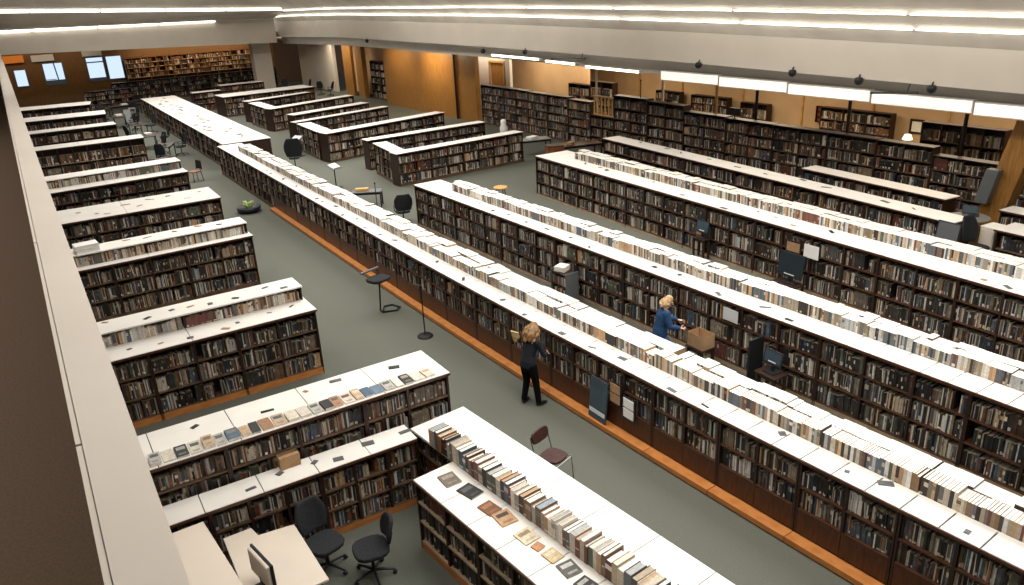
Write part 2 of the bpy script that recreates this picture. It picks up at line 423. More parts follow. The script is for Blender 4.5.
# lower ceiling over the rear zones, right-hand room, walls
struct('ceiling_right', MB().box(22.0, 34, -9, 80, 4.25, 4.4), 'tan_wall')
struct('ceiling_back', MB().box(-7, 22, 70.6, 81, 4.95, 5.1), 'tan_wall')
struct('wall_right', MB().box(32, 32.3, -9, 44, 0, 4.25), 'tan_wall')
b = MB()
for y in (14.6, 17.2, 20.6, 24.3, 28.0, 32.4, 36.0, 38.4): b.box(31.93, 31.995, y, y + 0.09, 0, 4.2)
struct('trim_11', b, 'gold_wood')
# back wall with window openings (x0, x1, z0, z1)
WINS = [(0.75, 1.70, 1.75, 3.20), (2.95, 4.55, 1.68, 3.55), (6.35, 7.80, 1.68, 3.75), (7.95, 9.30, 1.70, 3.75)]
b = MB(); x = -7
for (x0, x1, z0, z1) in WINS:
    b.box(x, x0, 80, 80.3, 0, 4.95); b.box(x0, x1, 80, 80.3, 0, z0); b.box(x0, x1, 80, 80.3, z1, 4.95); x = x1
b.box(x, 32, 80, 80.3, 0, 4.95)
struct('wall_back', b, 'dark_panel')
for i, (x0, x1, z0, z1) in enumerate(WINS):
    w = thing('window_%d' % (i + 1), None, None, (x0, 80.02, z0)); w['kind'] = 'structure'
    W, Hh = x1 - x0, z1 - z0
    m = MB(); f = 0.07
    for q in ((0, f, 0, Hh), (W - f, W, 0, Hh), (f, W - f, 0, f), (f, W - f, Hh - f, Hh)): m.box(q[0], q[1], -0.06, 0.06, q[2], q[3])
    if i == 1: m.obox((W * .62, -.05, .07), (.1, 0, 0), (0, .1, 0), (-.12, 0, Hh - .14)); m.box(.07, W * .55, -.05, .05, .45, .5)
    if i == 2: m.box(f, W - f, -0.05, 0.05, Hh * 0.76, Hh * 0.81)
    m.build('window_frame', 'window_blue', w)
    MB().box(f, W - f, 0.0, 0.008, f, Hh - f).build('window_glass', 'glass', w)
    if i in (1, 2): MB().box(f, W - f, -0.055, -0.03, f, 0.42 if i == 1 else 0.3).build('window_panel', 'window_blue', w)
for i, (x0, x1, z0, z1, m) in enumerate([(2.3, 4.0, 3.72, 4.25, 'blind'), (6.2, 7.75, 3.85, 4.4, 'blind')]):
    r = MB().box(x0, x1, 79.8, 79.94, z0, z1)
    for k in range(4): r.box(x0, x1, 79.78, 79.80, z0 + k * (z1 - z0) / 4, z0 + (k + .8) * (z1 - z0) / 4)
    tag(r.build('window_blind', m), ['rolled pale blind above the dark-framed second window', 'rolled grey blind above the pair of bright windows'][i], 'blind', 'blinds on the far wall')
sg = MB().box(0.2, 1.75, 79.7, 79.95, 3.75, 4.35).build('sign_box', 'orange_sign', bevel=0.02)
tag(sg, 'orange box sign high on the wood wall over the small far window', 'sign')
# rear right corner: column, beige walls, doorway
struct('column', MB().box(19.0, 20.6, 72.4, 73.4, 0, 4.95), 'beige_wall')
struct('wall_corner', MB().box(24.0, 24.3, 66.2, 75.2, 0, 4.25), 'beige_wall')
struct('wall_corner_panel', MB().box(21.5, 22.6, 78.6, 78.9, 1.7, 4.6), 'wood_panel')
struct('wall_recess', MB().box(25.4, 25.6, 55, 66.2, 0, 4.25), 'tan_wall')
b = MB().box(24.0, 24.35, 59.7, 61.0, 0, 4.2); b.box(24.0, 24.25, 62.0, 63.8, 0, 4.2); b.box(24, 24.2, 55.0, 55.5, 0, 4.2)
struct('wall_recess_panel', b, 'wood_panel')
# great wood panels by the entrance: two faces folded at a corner, then a third
b = MB(); b.prism([(23.9, 55.0), (23.75, 48.6), (23.95, 44.3), (24.25, 44.3), (24.1, 48.6), (24.2, 55.0)], 0, 4.2)
struct('wall_wood', b, 'wood_panel')
struct('wall_wood_side', MB().box(24.0, 24.3, 41.9, 44.1, 0, 4.2), 'wood_panel')
struct('trim_12', MB().tube([(23.85, 44.2, 0), (23.85, 44.2, 4.2)], 0.07), 'dark_wood')
b = MB().box(25.6, 25.8, 42.75, 47.5, 0, 4.25); b.box(25.6, 25.8, 40.5, 41.15, 0, 4.25); b.box(25.6, 25.8, 41.15, 42.75, 3.45, 4.25)
struct('wall_door', b, 'cap_white')
d = thing('door_1', None, None, (25.68, 41.17, 0)); d['kind'] = 'structure'
MB().box(0, 0.05, 0, 1.56, 0, 3.43).build('door_leaf', 'wood_panel', d)
MB().tube([(-0.05, 0.15, 1.05), (-0.05, 0.3, 1.05)], 0.02).build('door_handle', 'steel', d)
struct('door_frame', MB().box(25.54, 25.6, 42.75, 42.87, 0, 3.55).box(25.54, 25.6, 41.03, 41.15, 0, 3.55).box(25.54, 25.6, 41.15, 42.75, 3.43, 3.55), 'gold_wood')
# tan partition behind the long shelves, towards the far end
struct('wall_partition', MB().box(28.0, 28.2, 36, 44.3, 0, 4.2), 'tan_wall')

# ================================================================== RUNS OF BOOKCASES
GAPB = 0.035
def stock(row, a, w, boards, Ht, bays, t0=0.0, **k):
    """fill the shelves of one section with books"""
    tops = list(boards[1:]) + [Ht - 0.03]
    for n, (z, zt) in enumerate(zip(boards, tops)):
        room = zt - z - 0.03
        for b in range(bays):
            p = a + (0.032 if b == 0 else w * b / bays + 0.022); q = a + (w - 0.036 if b == bays - 1 else w * (b + 1) / bays - 0.022)
            kk = dict(k)
            e = kk.pop('emit_for', None)
            em = e(n, b) if e else None
            if kk.pop('sparse', 0) > random.random(): 
                q = p + (q - p) * random.uniform(0.3, 0.8)
            fill(row, p, q, t0 + GAPB, z + 0.001, room * 0.62, min(room * 0.92, 0.36), emit=em, **kk)

def run(row, a0, widths, D, Ht, boards, labels, group, t0=0.0, bays=2, fillkw=None, skip=(), **k):
    a = a0
    for n, w in enumerate(widths):
        bookcase(row, a, w, D, Ht, boards, labels(n), group, bays=bays, t0=t0, **k)
        if n not in skip: stock(row, a, w, boards, Ht, bays, t0=t0, **(fillkw or {}))
        a += w
    return a

# ---- the long central island
def cx(y): return 7.69 + 0.0021 * max(0.0, 18.5 - y) ** 2
CY = [38.3]
while CY[-1] > 1.4: CY.append(CY[-1] - 1.42)
CS = [Row((cx(p), p), (cx(q), q)) for p, q in zip(CY, CY[1:])]; NC = len(CS); C1D = 6
for n, rw in enumerate(CS):
    if n < C1D:
        run(rw, 0.004, [rw.L - 0.008], 1.12, 1.305, [0.14, 0.54, 0.91], lambda k: 'dark wood section with dark plinth, %s from the far end of the long central island' % ordw(n + 1), 'sections of the long central island', plinth=0.12, edge='edge_wood', fillkw=dict(light=0.3, mid=0.38, sparse=0.2))
    else:
        run(rw, 0.004, [rw.L - 0.008], 1.12, 1.305, [0.54, 0.91], lambda k: 'dark wood section with orange plinth, %s from the near end of the long central island' % ordw(NC - n), 'sections of the long central island', drawers=(0.13, 0.51), plinth=0.12, plinth_mat='orange_wood', out=0.20, edge='edge_wood', fillkw=dict(light=0.3, mid=0.36, wmin=0.014, wmax=0.042))
m = MB(); ul = MB(); et = MB()
for rw in CS:
    E3 = Vector((rw.e.x, rw.e.y, 0)); D3 = Vector((rw.d.x, rw.d.y, 0)); h = rw.L / 3
    for k in range(3):
        m.obox(Vector(rw.at(k * h + 0.011, 0, 1.312)), E3 * (h - 0.022), D3 * 0.43, (0, 0, 0.038)); m.obox(Vector(rw.at(k * h + 0.002, 0.431, 1.312)), E3 * (h - 0.003), D3 * 0.69, (0, 0, 0.038))
    ul.obox(Vector(rw.at(0.001, 0.003, 1.308)), E3 * (rw.L - 0.002), D3 * 1.11, (0, 0, 0.006)); et.obox(Vector(rw.at(0, -0.018, 1.30)), E3 * rw.L, D3 * 0.017, (0, 0, 0.044))
o = m.build('worktop', 'white_top'); tag(o, 'white worktop of the long central island, under the standing books', 'worktop')
ul.build('underlay', 'black_plastic', o); et.build('edge_trim', 'edge_wood', o)
def emit_c(row):
    def f(i, a, w, t, dep, z, h, base, col, b):
        y = row.at(a)[1]
        if 2.75 < y < 9.3 and N_SINGLE[0] < 175:
            N_SINGLE[0] += 1
            single_book(row, a, w, t, dep, z, h, base, col, b, '%s book on the central island, %s from the near end of its row' % (NAMES.get(base, 'cream'), '@%d@' % N_SINGLE[0]), 'books standing along the near part of the central island')
            return True
    return f
KW = dict(light=0.46, mid=0.55, white_top=True, gaps=0.02, group_h=True)
for n, rw in enumerate(CS):
    if n == 0: continue
    a0 = 0.7 if n == 1 else 0.0
    fill(rw, a0, rw.L - 0.004, 0.46, 1.351, 0.20, 0.265, 0.03, 0.056, dep=0.27, emit=emit_c(rw), **KW)
    fill(rw, a0, rw.L - 0.012, 0.745, 1.351, 0.20, 0.263, 0.03, 0.056, dep=0.28, **KW)
_cb = sorted((o for o in COL.objects if o.name.startswith('book') and o.parent is None and '@' in str(o.get('label', ''))), key=lambda o: o.location.y)
for n, o in enumerate(_cb): o['label'] = o['label'].split('@')[0] + ordw(n + 1) + o['label'].split('@')[2]
# far stretch of the island
C0 = Row((8.2, 64.4), (8.1, 39.0)); w0 = C0.L / 10
run(C0, 0, [w0] * 10, 2.3, 1.266, [0.12, 0.50, 0.88], lambda n: 'dark bookcase section, %s from the far end of the wide rear island' % ordw(n + 1), 'sections of the wide rear island', sd=0.4, fillkw=dict(sparse=0.6, light=0.3, wmin=0.03, wmax=0.08))
worktop(C0, -0.02, C0.L + 0.02, -0.03, 2.33, 1.30, 'wide white worktop of the rear island, strewn with papers', seams=frange(2.54, 25, 2.54))

# ---- second long run
R2 = Row((11.05, 24.0), (11.55, 2.5)); w = R2.L / 8
run(R2, 0, [w] * 8, 1.05, 1.405, [0.10, 0.54, 0.98], lambda n: 'three-shelf bookcase section, %s from the far end of the middle run' % ordw(n + 1), 'sections of the middle run', bays=3, plinth=0.08, plinth_mat='pale_shelf', edge='edge_wood', fillkw=dict(light=0.28, mid=0.38, wmin=0.015, wmax=0.045))
worktop(R2, -0.03, R2.L, 0, 1.05, 1.45, 'white worktop of the middle run behind the person in blue', th=0.042, seams=frange(0.45, 21.5, 0.45), seam=0.02, eh=0.05)
fill(R2, 1.7, R2.L - 0.1, 0.55, 1.451, 0.21, 0.262, 0.026, 0.055, dep=0.24, **KW)
fill(R2, 1.4, R2.L - 0.1, 0.80, 1.451, 0.21, 0.26, 0.026, 0.055, dep=0.23, **KW)

# ---- third long run
R3 = Row((16.55, 24.6), (15.55, 2.2)); w = R3.L / 8
run(R3, 0, [w] * 8, 1.5, 1.505, [0.10, 0.57, 1.04], lambda n: 'dark three-shelf bookcase section, %s from the far end of the third run' % ordw(n + 1), 'sections of the third run', bays=3, plinth=0.08, plinth_mat='pale_shelf', edge='edge_wood', fillkw=dict(light=0.26, mid=0.36, wmin=0.016, wmax=0.048))
worktop(R3, -0.03, R3.L, 0, 1.5, 1.55, 'white worktop of the third run, in front of the raked wooden post', th=0.042, seams=frange(0.5, 22.3, 0.5), seam=0.02, eh=0.05)
fill(R3, 1.5, R3.L - 0.1, 0.80, 1.551, 0.22, 0.265, 0.03, 0.06, dep=0.27, **KW)
fill(R3, 1.3, R3.L - 0.1, 1.10, 1.551, 0.22, 0.262, 0.03, 0.06, dep=0.29, **KW)

# ---- fourth and fifth runs and the pieces by the raked post
R4 = Row((20.5, 25.3), (19.17, 9.85)); w = R4.L / 6
run(R4, 0, [w] * 6, 0.72, 1.566, [0.10, 0.62, 1.12], lambda n: 'dark bookcase section, %s from the far end of the fourth run' % ordw(n + 1), 'sections of the fourth run', bays=3, plinth=0.08, fillkw=dict(light=0.22, mid=0.36, brown=0.12))
worktop(R4, -0.03, R4.L + 0.02, -0.03, 0.76, 1.60, 'long white worktop of the fourth run before the tall shelves', seams=frange(1.3, 15.7, 1.3))
R5 = Row((21.6, 16.2), (21.15, 11.2)); w = R5.L / 2
run(R5, 0, [w] * 2, 0.55, 1.566, [0.10, 0.62, 1.12], lambda n: 'dark bookcase section at the %s end of the short fifth run' % ['far', 'near'][n], 'sections of the short fifth run', bays=3, plinth=0.08, fillkw=dict(light=0.2, mid=0.4))
worktop(R5, -0.05, R5.L + 0.05, -0.03, 0.62, 1.60, 'short white worktop of the fifth run, close to the tall shelves', seams=())
R6 = Row((19.75, 9.05), (19.5, 3.6)); w = R6.L / 2
run(R6, 0, [w] * 2, 0.85, 1.466, [0.10, 0.58, 1.02], lambda n: 'dark bookcase section at the %s end, right of the black chair and monitor' % ['far', 'near'][n], 'sections beside the black chair', bays=2, plinth=0.08, fillkw=dict(light=0.1, mid=0.3))
worktop(R6, -0.05, R6.L, -0.04, 0.88, 1.50, 'white worktop right of the black chair, above the pale ledge', seams=frange(0.9, 5.4, 0.9))
lt = thing('ledge_table', 'low pale ledge in front of the bookcases beside the black chair', 'ledge', R6.at(0.15, -0.62, 0), R6.rz)
MB().box(0, R6.L, 0, 0.58, 0.86, 0.9).build('ledge_top', 'paper', lt)
for x in (0.05, R6.L / 2, R6.L - 0.1): MB().box(x, x + 0.05, 0.02, 0.56, 0, 0.86).build('leg', 'dark_wood', lt)
R7 = Row((21.5, 9.85), (21.2, 5.0)); w = R7.L / 2
run(R7, 0, [w] * 2, 0.6, 1.466, [0.10, 0.58, 1.02], lambda n: 'bookcase section at the %s end of the row behind the raked post' % ['far', 'near'][n], 'sections behind the grey table', bays=2, plinth=0.08, fillkw=dict(light=0.4, mid=0.4))
worktop(R7, -0.03, R7.L, -0.03, 0.62, 1.50, 'white worktop beyond the grey round table at the right', seams=())

# ---- tall shelves along the right
RS = Row((24.0, 41.3), (24.0, 9.0))
TALL = [(0.0, 2.55, 2.33), (2.55, 2.50, 2.33), (5.05, 1.85, 2.30), (6.90, 1.85, 2.30), (8.75, 1.85, 2.22), (12.45, 2.30, 2.70), (14.75, 2.30, 2.62), (17.05, 2.37, 2.40), (19.42, 2.37, 2.36), (21.79, 2.38, 2.35), (24.17, 1.90, 2.35), (26.07, 1.95, 2.33), (28.02, 3.3, 2.10)]
for n, (a, w, ht) in enumerate(TALL):
    nb = 5; st = (ht - 0.15) / nb
    bd = [0.1 + st * k for k in range(nb)]
    bookcase(RS, a, w, 0.42, ht, bd, 'tall dark bookcase by the right-hand room, %s from its far end' % ordw(n + 1), 'tall bookcases along the right-hand room', bays=2 if w > 1.9 else 1, edge='shelf_wood', sd=0.38)
    stock(RS, a, w, bd, ht, 2 if w > 1.9 else 1, light=0.25, mid=0.38, brown=0.18, wmin=0.03, wmax=0.07)
bd = [0.1, 0.6, 1.1]
bookcase(RS, 10.62, 1.80, 0.42, 1.62, bd, 'low dark bookcase between the tall ones, under the golden frame', 'tall bookcases along the right-hand room', bays=2, sd=0.38)
stock(RS, 10.62, 1.80, bd, 1.62, 2, light=0.2, brown=0.3)
gf = thing('slatted_rack', 'golden wooden slatted rack standing on the low bookcase', 'rack', RS.at(10.75, 0.1, 1.622), RS.rz)
MB().box(0, 1.5, 0, 0.05, 0, 0.06).box(0, 1.5, 0, 0.05, 0.88, 0.94).build('rail', 'gold_wood', gf)
for k in range(6): MB().box(0.03 + k * 0.275, 0.10 + k * 0.275, 0.004, 0.046, 0.061, 0.879).build('slat', 'gold_wood', gf)
HB = Row((26.5, 15.2), (26.5, 12.4))
bd = [0.1 + 0.48 * k for k in range(5)]
for k in range(2):
    bookcase(HB, k * 1.4, 1.38, 0.4, 2.62, bd, ['tall bookcase behind the row, left of its twin, near the raked post', 'tall bookcase behind the row, right-hand twin, near the raked post'][k], 'bookcases in the right-hand room', bays=2, sd=0.36)
    stock(HB, k * 1.4, 1.38, bd, 2.62, 2, light=0.4, mid=0.3, brown=0.2, wmin=0.04, wmax=0.08)
# shelves against the tan wall
for k, (y0, y1, zt, lab) in enumerate([(41.9, 39.7, 2.0, 'dark bookcase with white binders before the tan partition, lower one'), (39.6, 37.4, 2.25, 'dark bookcase with white binders before the tan partition, taller one'),
                               (34.0, 32.1, 1.78, 'dark bookcase at the tan wall behind the golden frame'), (31.2, 28.6, 1.75, 'wide dark bookcase at the tan wall left of the first pole'), (27.7, 26.0, 1.65, 'narrow dark bookcase at the tan wall between two poles'), (22.9, 19.4, 1.85, 'long dark bookcase at the tan wall right of the small wall rack')]):
    X = 27.5 if k < 2 else 31.4
    rw = Row((X, y0 if k > 1 else y0 * X / 31), (X, y1 if k > 1 else y1 * X / 31))
    bd = [0.08, 0.5, 0.92, 1.34][:4 if zt > 1.7 else 3]
    if k < 2: bd = [0.08, 0.5, 0.92, 1.34, 1.74]
    zt = zt if k > 1 else zt + 0.35
    bookcase(rw, 0, rw.L, 0.38, zt, bd, lab, 'bookcases in the right-hand room', bays=2 if rw.L < 2.4 else 3, sd=0.34)
    stock(rw, 0, rw.L, bd, zt, 2 if rw.L < 2.4 else 3, light=0.45, mid=0.3, brown=0.25, wmin=0.04, wmax=0.09)

# ---- far wall: lit upper cases and the dark lower run
BU = Row((9.4, 79.4), (21.4, 79.4)); w = BU.L / 6
for n in range(6):
    bd = [1.72, 2.14, 2.56, 2.98]
    bookcase(BU, n * w, w, 0.4, 3.42, bd, 'lit upper bookcase on the far wall, %s from the windows' % ordw(n + 1), 'lit upper bookcases on the far wall', bays=3, frame='red_wood', edge='gold_wood', plinth=0, sd=0.36)
    stock(BU, n * w, w, bd, 3.42, 3, light=0.42, mid=0.3, brown=0.35, wmin=0.05, wmax=0.12, sparse=0.3)
BL = Row((7.6, 76.2), (21.9, 76.2)); w = BL.L / 7
for n in range(7):
    bd = [0.1, 0.5, 0.9, 1.28]
    bookcase(BL, n * w, w, 0.45, 1.66, bd, 'dark low bookcase before the far wall, %s from the left' % ordw(n + 1), 'dark low bookcases before the far wall', bays=3, sd=0.4)
    stock(BL, n * w, w, bd, 1.66, 3, light=0.2, mid=0.3, brown=0.15, wmin=0.05, wmax=0.1, sparse=0.5)
BM = Row((5.0, 72.0), (8.6, 72.0))
for n in range(2):
    bd = [0.1, 0.45, 0.8, 1.15]
    bookcase(BM, n * 1.8, 1.78, 0.45, 1.5, bd, 'dark bookcase under the bright pair of far windows, %s one' % ['left', 'right'][n], 'dark bookcases under the far windows', bays=2, sd=0.4)
    stock(BM, n * 1.8, 1.78, bd, 1.5, 2, light=0.25, brown=0.3, wmin=0.05, wmax=0.1, sparse=0.4)
NI = Row((24.55, 59.5), (24.55, 55.6)); bd = [0.1 + 0.54 * k for k in range(5)]
for n in range(2):
    bookcase(NI, n * 1.95, 1.93, 0.4, 2.86, bd, 'tall dark bookcase in the recess beside the wood panels, %s half' % ['far', 'near'][n], 'tall bookcases in the recess', bays=2, sd=0.36)
    stock(NI, n * 1.95, 1.93, bd, 2.86, 2, light=0.4, mid=0.3, wmin=0.06, wmax=0.12, sparse=0.3)
NS = Row((24.4, 61.95), (24.4, 60.9)); bd = [0.1, 0.6, 1.1]
bookcase(NS, 0, 1.05, 0.35, 1.65, bd, 'small dark bookcase against the recess pier', 'bookcases in the recess', bays=1, sd=0.3); stock(NS, 0, 1.05, bd, 1.65, 1, wmin=0.06, wmax=0.1)

# ---- rows at the left, under the balcony
def left_row(y0, y1, xe, z, D, boards, desc, plank=None, plinth_mat='shelf_wood', nun=3, bays=2, fk=None, edge='shelf_wood', plinth=0.12, seams=2, wtop=True, emit_for=None, widths=None):
    rw = Row((-0.6, y0), (xe, y1)); w = rw.L / nun; a = 0
    for n, w in enumerate(widths or [w] * nun):
        bookcase(rw, a, w, D, z - 0.045, boards, 'dark bookcase section, %s from the aisle end of %s' % (ordw((len(widths) if widths else nun) - n), desc), 'sections of ' + desc, bays=bays, plinth=plinth, plinth_mat=plinth_mat, edge=edge)
        stock(rw, a, w, boards, z - 0.045, bays, emit_for=(lambda s, b, n=n: emit_for(n, s, b)) if emit_for else None, **(fk or {}))
        a += w
    worktop(rw, -0.01, rw.L + 0.02, -0.02, D + 0.02, z, 'white worktop of ' + desc, th=0.042, seams=frange(rw.L / seams, rw.L - 0.1, rw.L / seams), group=None, seam=0.014)
    if plank:
        t0, t1, zp = plank
        pk = thing('shelf_riser', 'raised white shelf over a row of books on ' + desc, 'shelf riser', rw.at(0, t0, z), rw.rz)
        MB().box(0, rw.L - 0.02, 0, t1 - t0, zp - z - 0.03, zp - z).build('riser_top', 'white_top', pk)
        for x in (0.0, rw.L * 0.5, rw.L - 0.06): MB().box(x, x + 0.03, 0.06, t1 - t0 - 0.03, 0.001, zp - z - 0.031).build('riser_support', 'dark_wood', pk)
        MB().box(0.03, rw.L - 0.06, t1 - t0 - 0.028, t1 - t0 - 0.01, 0.001, zp - z - 0.031).build('riser_back', 'inner_wood', pk)
        for (p, q) in ((0.04, rw.L * 0.5 - 0.02), (rw.L * 0.5 + 0.04, rw.L - 0.08)):
            fill(rw, p, q, t0 + 0.05, z + 0.001, (zp - z) * 0.62, (zp - z) * 0.82, 0.03, 0.06, dep=0.2, light=0.85, mid=0.3, brown=0.1)
    return rw
L7 = left_row(15.05, 15.05, 4.38, 1.50, 1.42, [0.15, 0.60, 1.04], 'the second wall-side row', plank=(0.66, 1.36, 1.83), plinth_mat='orange_wood', plinth=0.14, nun=3, bays=2, fk=dict(light=0.32, mid=0.4, brown=0.1, wmin=0.015, wmax=0.042))
L6 = left_row(21.45, 21.58, 4.82, 1.50, 1.05, [0.12, 0.57, 1.03], 'the third wall-side row', plank=(0.24, 1.0, 1.83), nun=3, bays=2, fk=dict(light=0.32, mid=0.4, brown=0.1, wmin=0.015, wmax=0.042))
L5 = left_row(27.0, 26.95, 5.20, 1.50, 1.95, [0.12, 0.57, 1.03], 'the fourth wall-side row', nun=3, bays=3, fk=dict(light=0.35, mid=0.4, brown=0.12))
L4 = left_row(32.15, 32.42, 5.22, 1.50, 1.75, [0.12, 0.57, 1.03], 'the fifth wall-side row', plank=(0.75, 1.68, 1.83), nun=3, bays=3, fk=dict(light=0.25, mid=0.4, brown=0.3))
L3 = left_row(41.15, 41.0, 4.95, 1.80, 1.25, [0.12, 0.58, 1.05], 'the sixth wall-side row', nun=3, bays=3, edge='pale_shelf', fk=dict(light=0.35, mid=0.3, brown=0.4, wmin=0.04, wmax=0.08))
LC = left_row(48.1, 48.1, 4.58, 1.70, 1.25, [0.12, 0.62, 1.12], 'the seventh wall-side row', nun=3, bays=3, fk=dict(light=0.35, mid=0.3, brown=0.35, wmin=0.04, wmax=0.1))
LB = left_row(54.0, 53.6, 4.66, 1.70, 2.2, [0.12, 0.62, 1.12], 'the eighth wall-side row', nun=3, bays=3, fk=dict(light=0.35, mid=0.3, brown=0.3, wmin=0.04, wmax=0.1))
LA = left_row(60.8, 60.2, 4.42, 1.70, 2.2, [0.12, 0.62, 1.12], 'the farthest wall-side row', nun=3, bays=3, fk=dict(light=0.3, mid=0.3, brown=0.3, wmin=0.05, wmax=0.12))
# nearest wall-side row with books lying open along its edge
N9 = [0]
def emit9(n, s, b):
    if n != 2 and not (n == 1 and b == 1): return None
    if s != 3: return None
    def f(i, a, w, t, dep, z, h, base, col, bd):
        if N9[0] >= 62: return False
        N9[0] += 1
        single_book(L9r, a, w, t, dep, z, h, base, col, bd, '%s book on the shelf below the displayed books, @%s@' % (NAMES.get(base, 'cream'), N9[0]), 'books on the upper shelf of the nearest wall-side row')
        return True
    return f
L9r = Row((-0.6, 10.2), (4.98, 10.2))
L9 = left_row(10.2, 10.2, 4.98, 1.80, 1.02, [0.12, 0.55, 0.97, 1.39], 'the nearest wall-side row', plinth_mat='orange_wood', plinth=0.11, widths=[2.0, 2.1, 1.48], bays=2, fk=dict(light=0.36, mid=0.36, brown=0.12, wmin=0.017, wmax=0.044), emit_for=emit9, seams=5)
_cb = sorted((o for o in COL.objects if o.parent is None and '@' in str(o.get('label', ''))), key=lambda o: -o.location.x)
for n, o in enumerate(_cb): o['label'] = o['label'].split('@')[0] + ordw(n + 1) + ' from the aisle end'
# lower counter in front of it
L10 = Row((-0.6, 9.70), (4.07, 9.62)); w = L10.L / 3
run(L10, 0, [w] * 3, 0.46, 1.155, [0.12, 0.47, 0.81], lambda n: 'low three-shelf bookcase behind the service desk, %s from the corner' % ordw(3 - n), 'low bookcases behind the service desk', bays=3, plinth=0.11, plinth_mat='orange_wood', fillkw=dict(light=0.38, mid=0.34, brown=0.15, wmin=0.015, wmax=0.042))
# foreground island
F = Row((3.55, 8.65), (3.96, 4.2)); w = F.L / 3
run(F, 0, [w] * 3, 1.66, 1.155, [0.14, 0.50, 0.83], lambda n: 'low dark bookcase section, %s from the far end of the foreground island' % ordw(n + 1), 'sections of the foreground island', bays=2, plinth=0.13, plinth_mat='orange_wood', edge='pale_shelf', fillkw=dict(light=0.06, mid=0.3))
run(F, -1.22, [1.215], 0.96, 1.155, [0.14, 0.50, 0.83], lambda n: 'low dark bookcase in the corner where the foreground island meets the counter', None, t0=0.70, bays=1, plinth=0.13, fillkw=dict(light=0.06, mid=0.2))
worktop(L10, 0, L10.L - 0.01, -0.02, 0.475, 1.2, 'white counter top in front of the nearest wall-side row, behind the service desk', th=0.042, seams=[1.5, 2.3, 3.1, 3.9], seam=0.014)
m = MB(); cuts = [0] + frange(0.72, F.L, 0.62) + [F.L]
for p, q in zip(cuts, cuts[1:]): m.box(p + 0.006, q - 0.006, -0.02, 0.66, 0.004, 0.042)
cuts = [-1.22] + frange(-0.35, F.L, 0.86) + [F.L]
for p, q in zip(cuts, cuts[1:]): m.box(p + 0.006, q - 0.006, 0.665, 1.68, 0.004, 0.042)
o = m.build('worktop', 'white_top', loc=F.at(0, 0, 1.158), rz=F.rz)
tag(o, 'white worktop of the foreground island with books lying and standing on it', 'worktop')
MB().box(0, F.L, -0.015, 1.67, 0, 0.0045).box(-1.21, 0, 0.67, 1.67, 0, 0.0045).build('underlay', 'grey_plastic', o)
MB().box(0, F.L, -0.038, -0.021, -0.004, 0.036).build('edge_trim', 'edge_wood', o)
# the standing row of big volumes on the foreground island
a = -0.62; n = 0
while a < F.L - 0.05:
    wd = random.uniform(0.055, 0.11); h = random.uniform(0.25, 0.315); dp = random.uniform(0.26, 0.31)
    base = pick(0.55, 0.42, 0.08); col = jit(base); n += 1
    b = band_for(col)
    m = MB(); th = 0.009
    for (z0, z1, c) in ((0, b[0] * h, col), (b[0] * h, b[1] * h, b[2]), (b[1] * h, h, col)): m.box(0, wd, 0, 0.006, z0, z1, c)
    m.box(0, th, 0.006, dp, 0, h, col); m.box(wd - th, wd, 0.006, dp, 0, h, col)
    if random.random() < 0.5: m.box(0.01, wd - 0.01, -0.001, 0, h * 0.45, h * 0.5, jit(random.choice(LITE)))
    bo = m.build('book', 'book_cloth', color=True, loc=F.at(a, 0.64 + random.uniform(0, 0.012), 1.2005), rz=F.rz)
    tag(bo, 'thick %s volume standing on the foreground island, %s from the corner' % (NAMES.get(base, 'cream'), ordw(n)), 'book', 'thick volumes standing on the foreground island')
    pc = random.choice(PAPERS + LITE + [(0.35, 0.35, 0.34), (0.30, 0.36, 0.42)])
    pg = MB(); pg.box(th, wd - th, 0.006, dp - 0.008, 0.004, h - random.uniform(0.004, 0.012), jit(pc, 0.1)); pg.build('pages', 'book_cloth', bo, color=True)
    a += wd + 0.002

# ---- middle group: U-shaped islands beyond the long run
def mrow(o, p, z, D, n, desc, boards=(0.12, 0.55, 0.98), bays=2, fk=None, top=True, grp=None, plinth=0.1):
    rw = Row(o, p); w = rw.L / n
    run(rw, 0, [w] * n, D, z - 0.035, list(boards), lambda k: 'dark bookcase section, %s from the left of %s' % (ordw(k + 1), desc), 'sections of ' + desc, bays=bays, plinth=plinth, fillkw=fk or dict(light=0.35, mid=0.42, brown=0.1, wmin=0.03, wmax=0.06))
    if top: worktop(rw, -0.02, rw.L + 0.02, -0.03, D + 0.03, z, 'white worktop of ' + desc, th=0.034, seams=frange(2.2, rw.L, 2.2))
    return rw
M1 = mrow((13.05, 29.75), (19.65, 30.2), 1.40, 0.62, 4, 'the front side of the nearest U-shaped island')
M1s = mrow((13.35, 32.95), (13.10, 30.54), 1.40, 0.60, 2, 'the aisle side of the nearest U-shaped island')
M1b = mrow((13.42, 33.75), (19.9, 34.05), 1.40, 0.60, 4, 'the rear side of the nearest U-shaped island')
M2 = mrow((12.6, 36.9), (19.9, 38.45), 1.45, 0.72, 5, 'the front side of the second U-shaped island')
M2s = mrow((12.55, 41.3), (12.45, 37.90), 1.45, 0.7, 2, 'the aisle side of the second U-shaped island')
M2b = mrow((12.75, 42.15), (18.9, 43.7), 1.40, 0.5, 4, 'the rear side of the second U-shaped island')
M3 = mrow((13.6, 45.0), (18.8, 46.4), 1.40, 0.8, 3, 'the low island behind the second U-shaped one', boards=(0.12, 0.55, 0.98))
M4 = mrow((13.4, 48.9), (19.6, 50.9), 1.40, 0.75, 4, 'the front side of the third U-shaped island')
M4s = mrow((13.2, 53.4), (13.25, 50.0), 1.40, 0.7, 2, 'the aisle side of the third U-shaped island')
M4b = mrow((13.4, 54.2), (18.2, 55.6), 1.40, 0.7, 3, 'the rear side of the third U-shaped island')
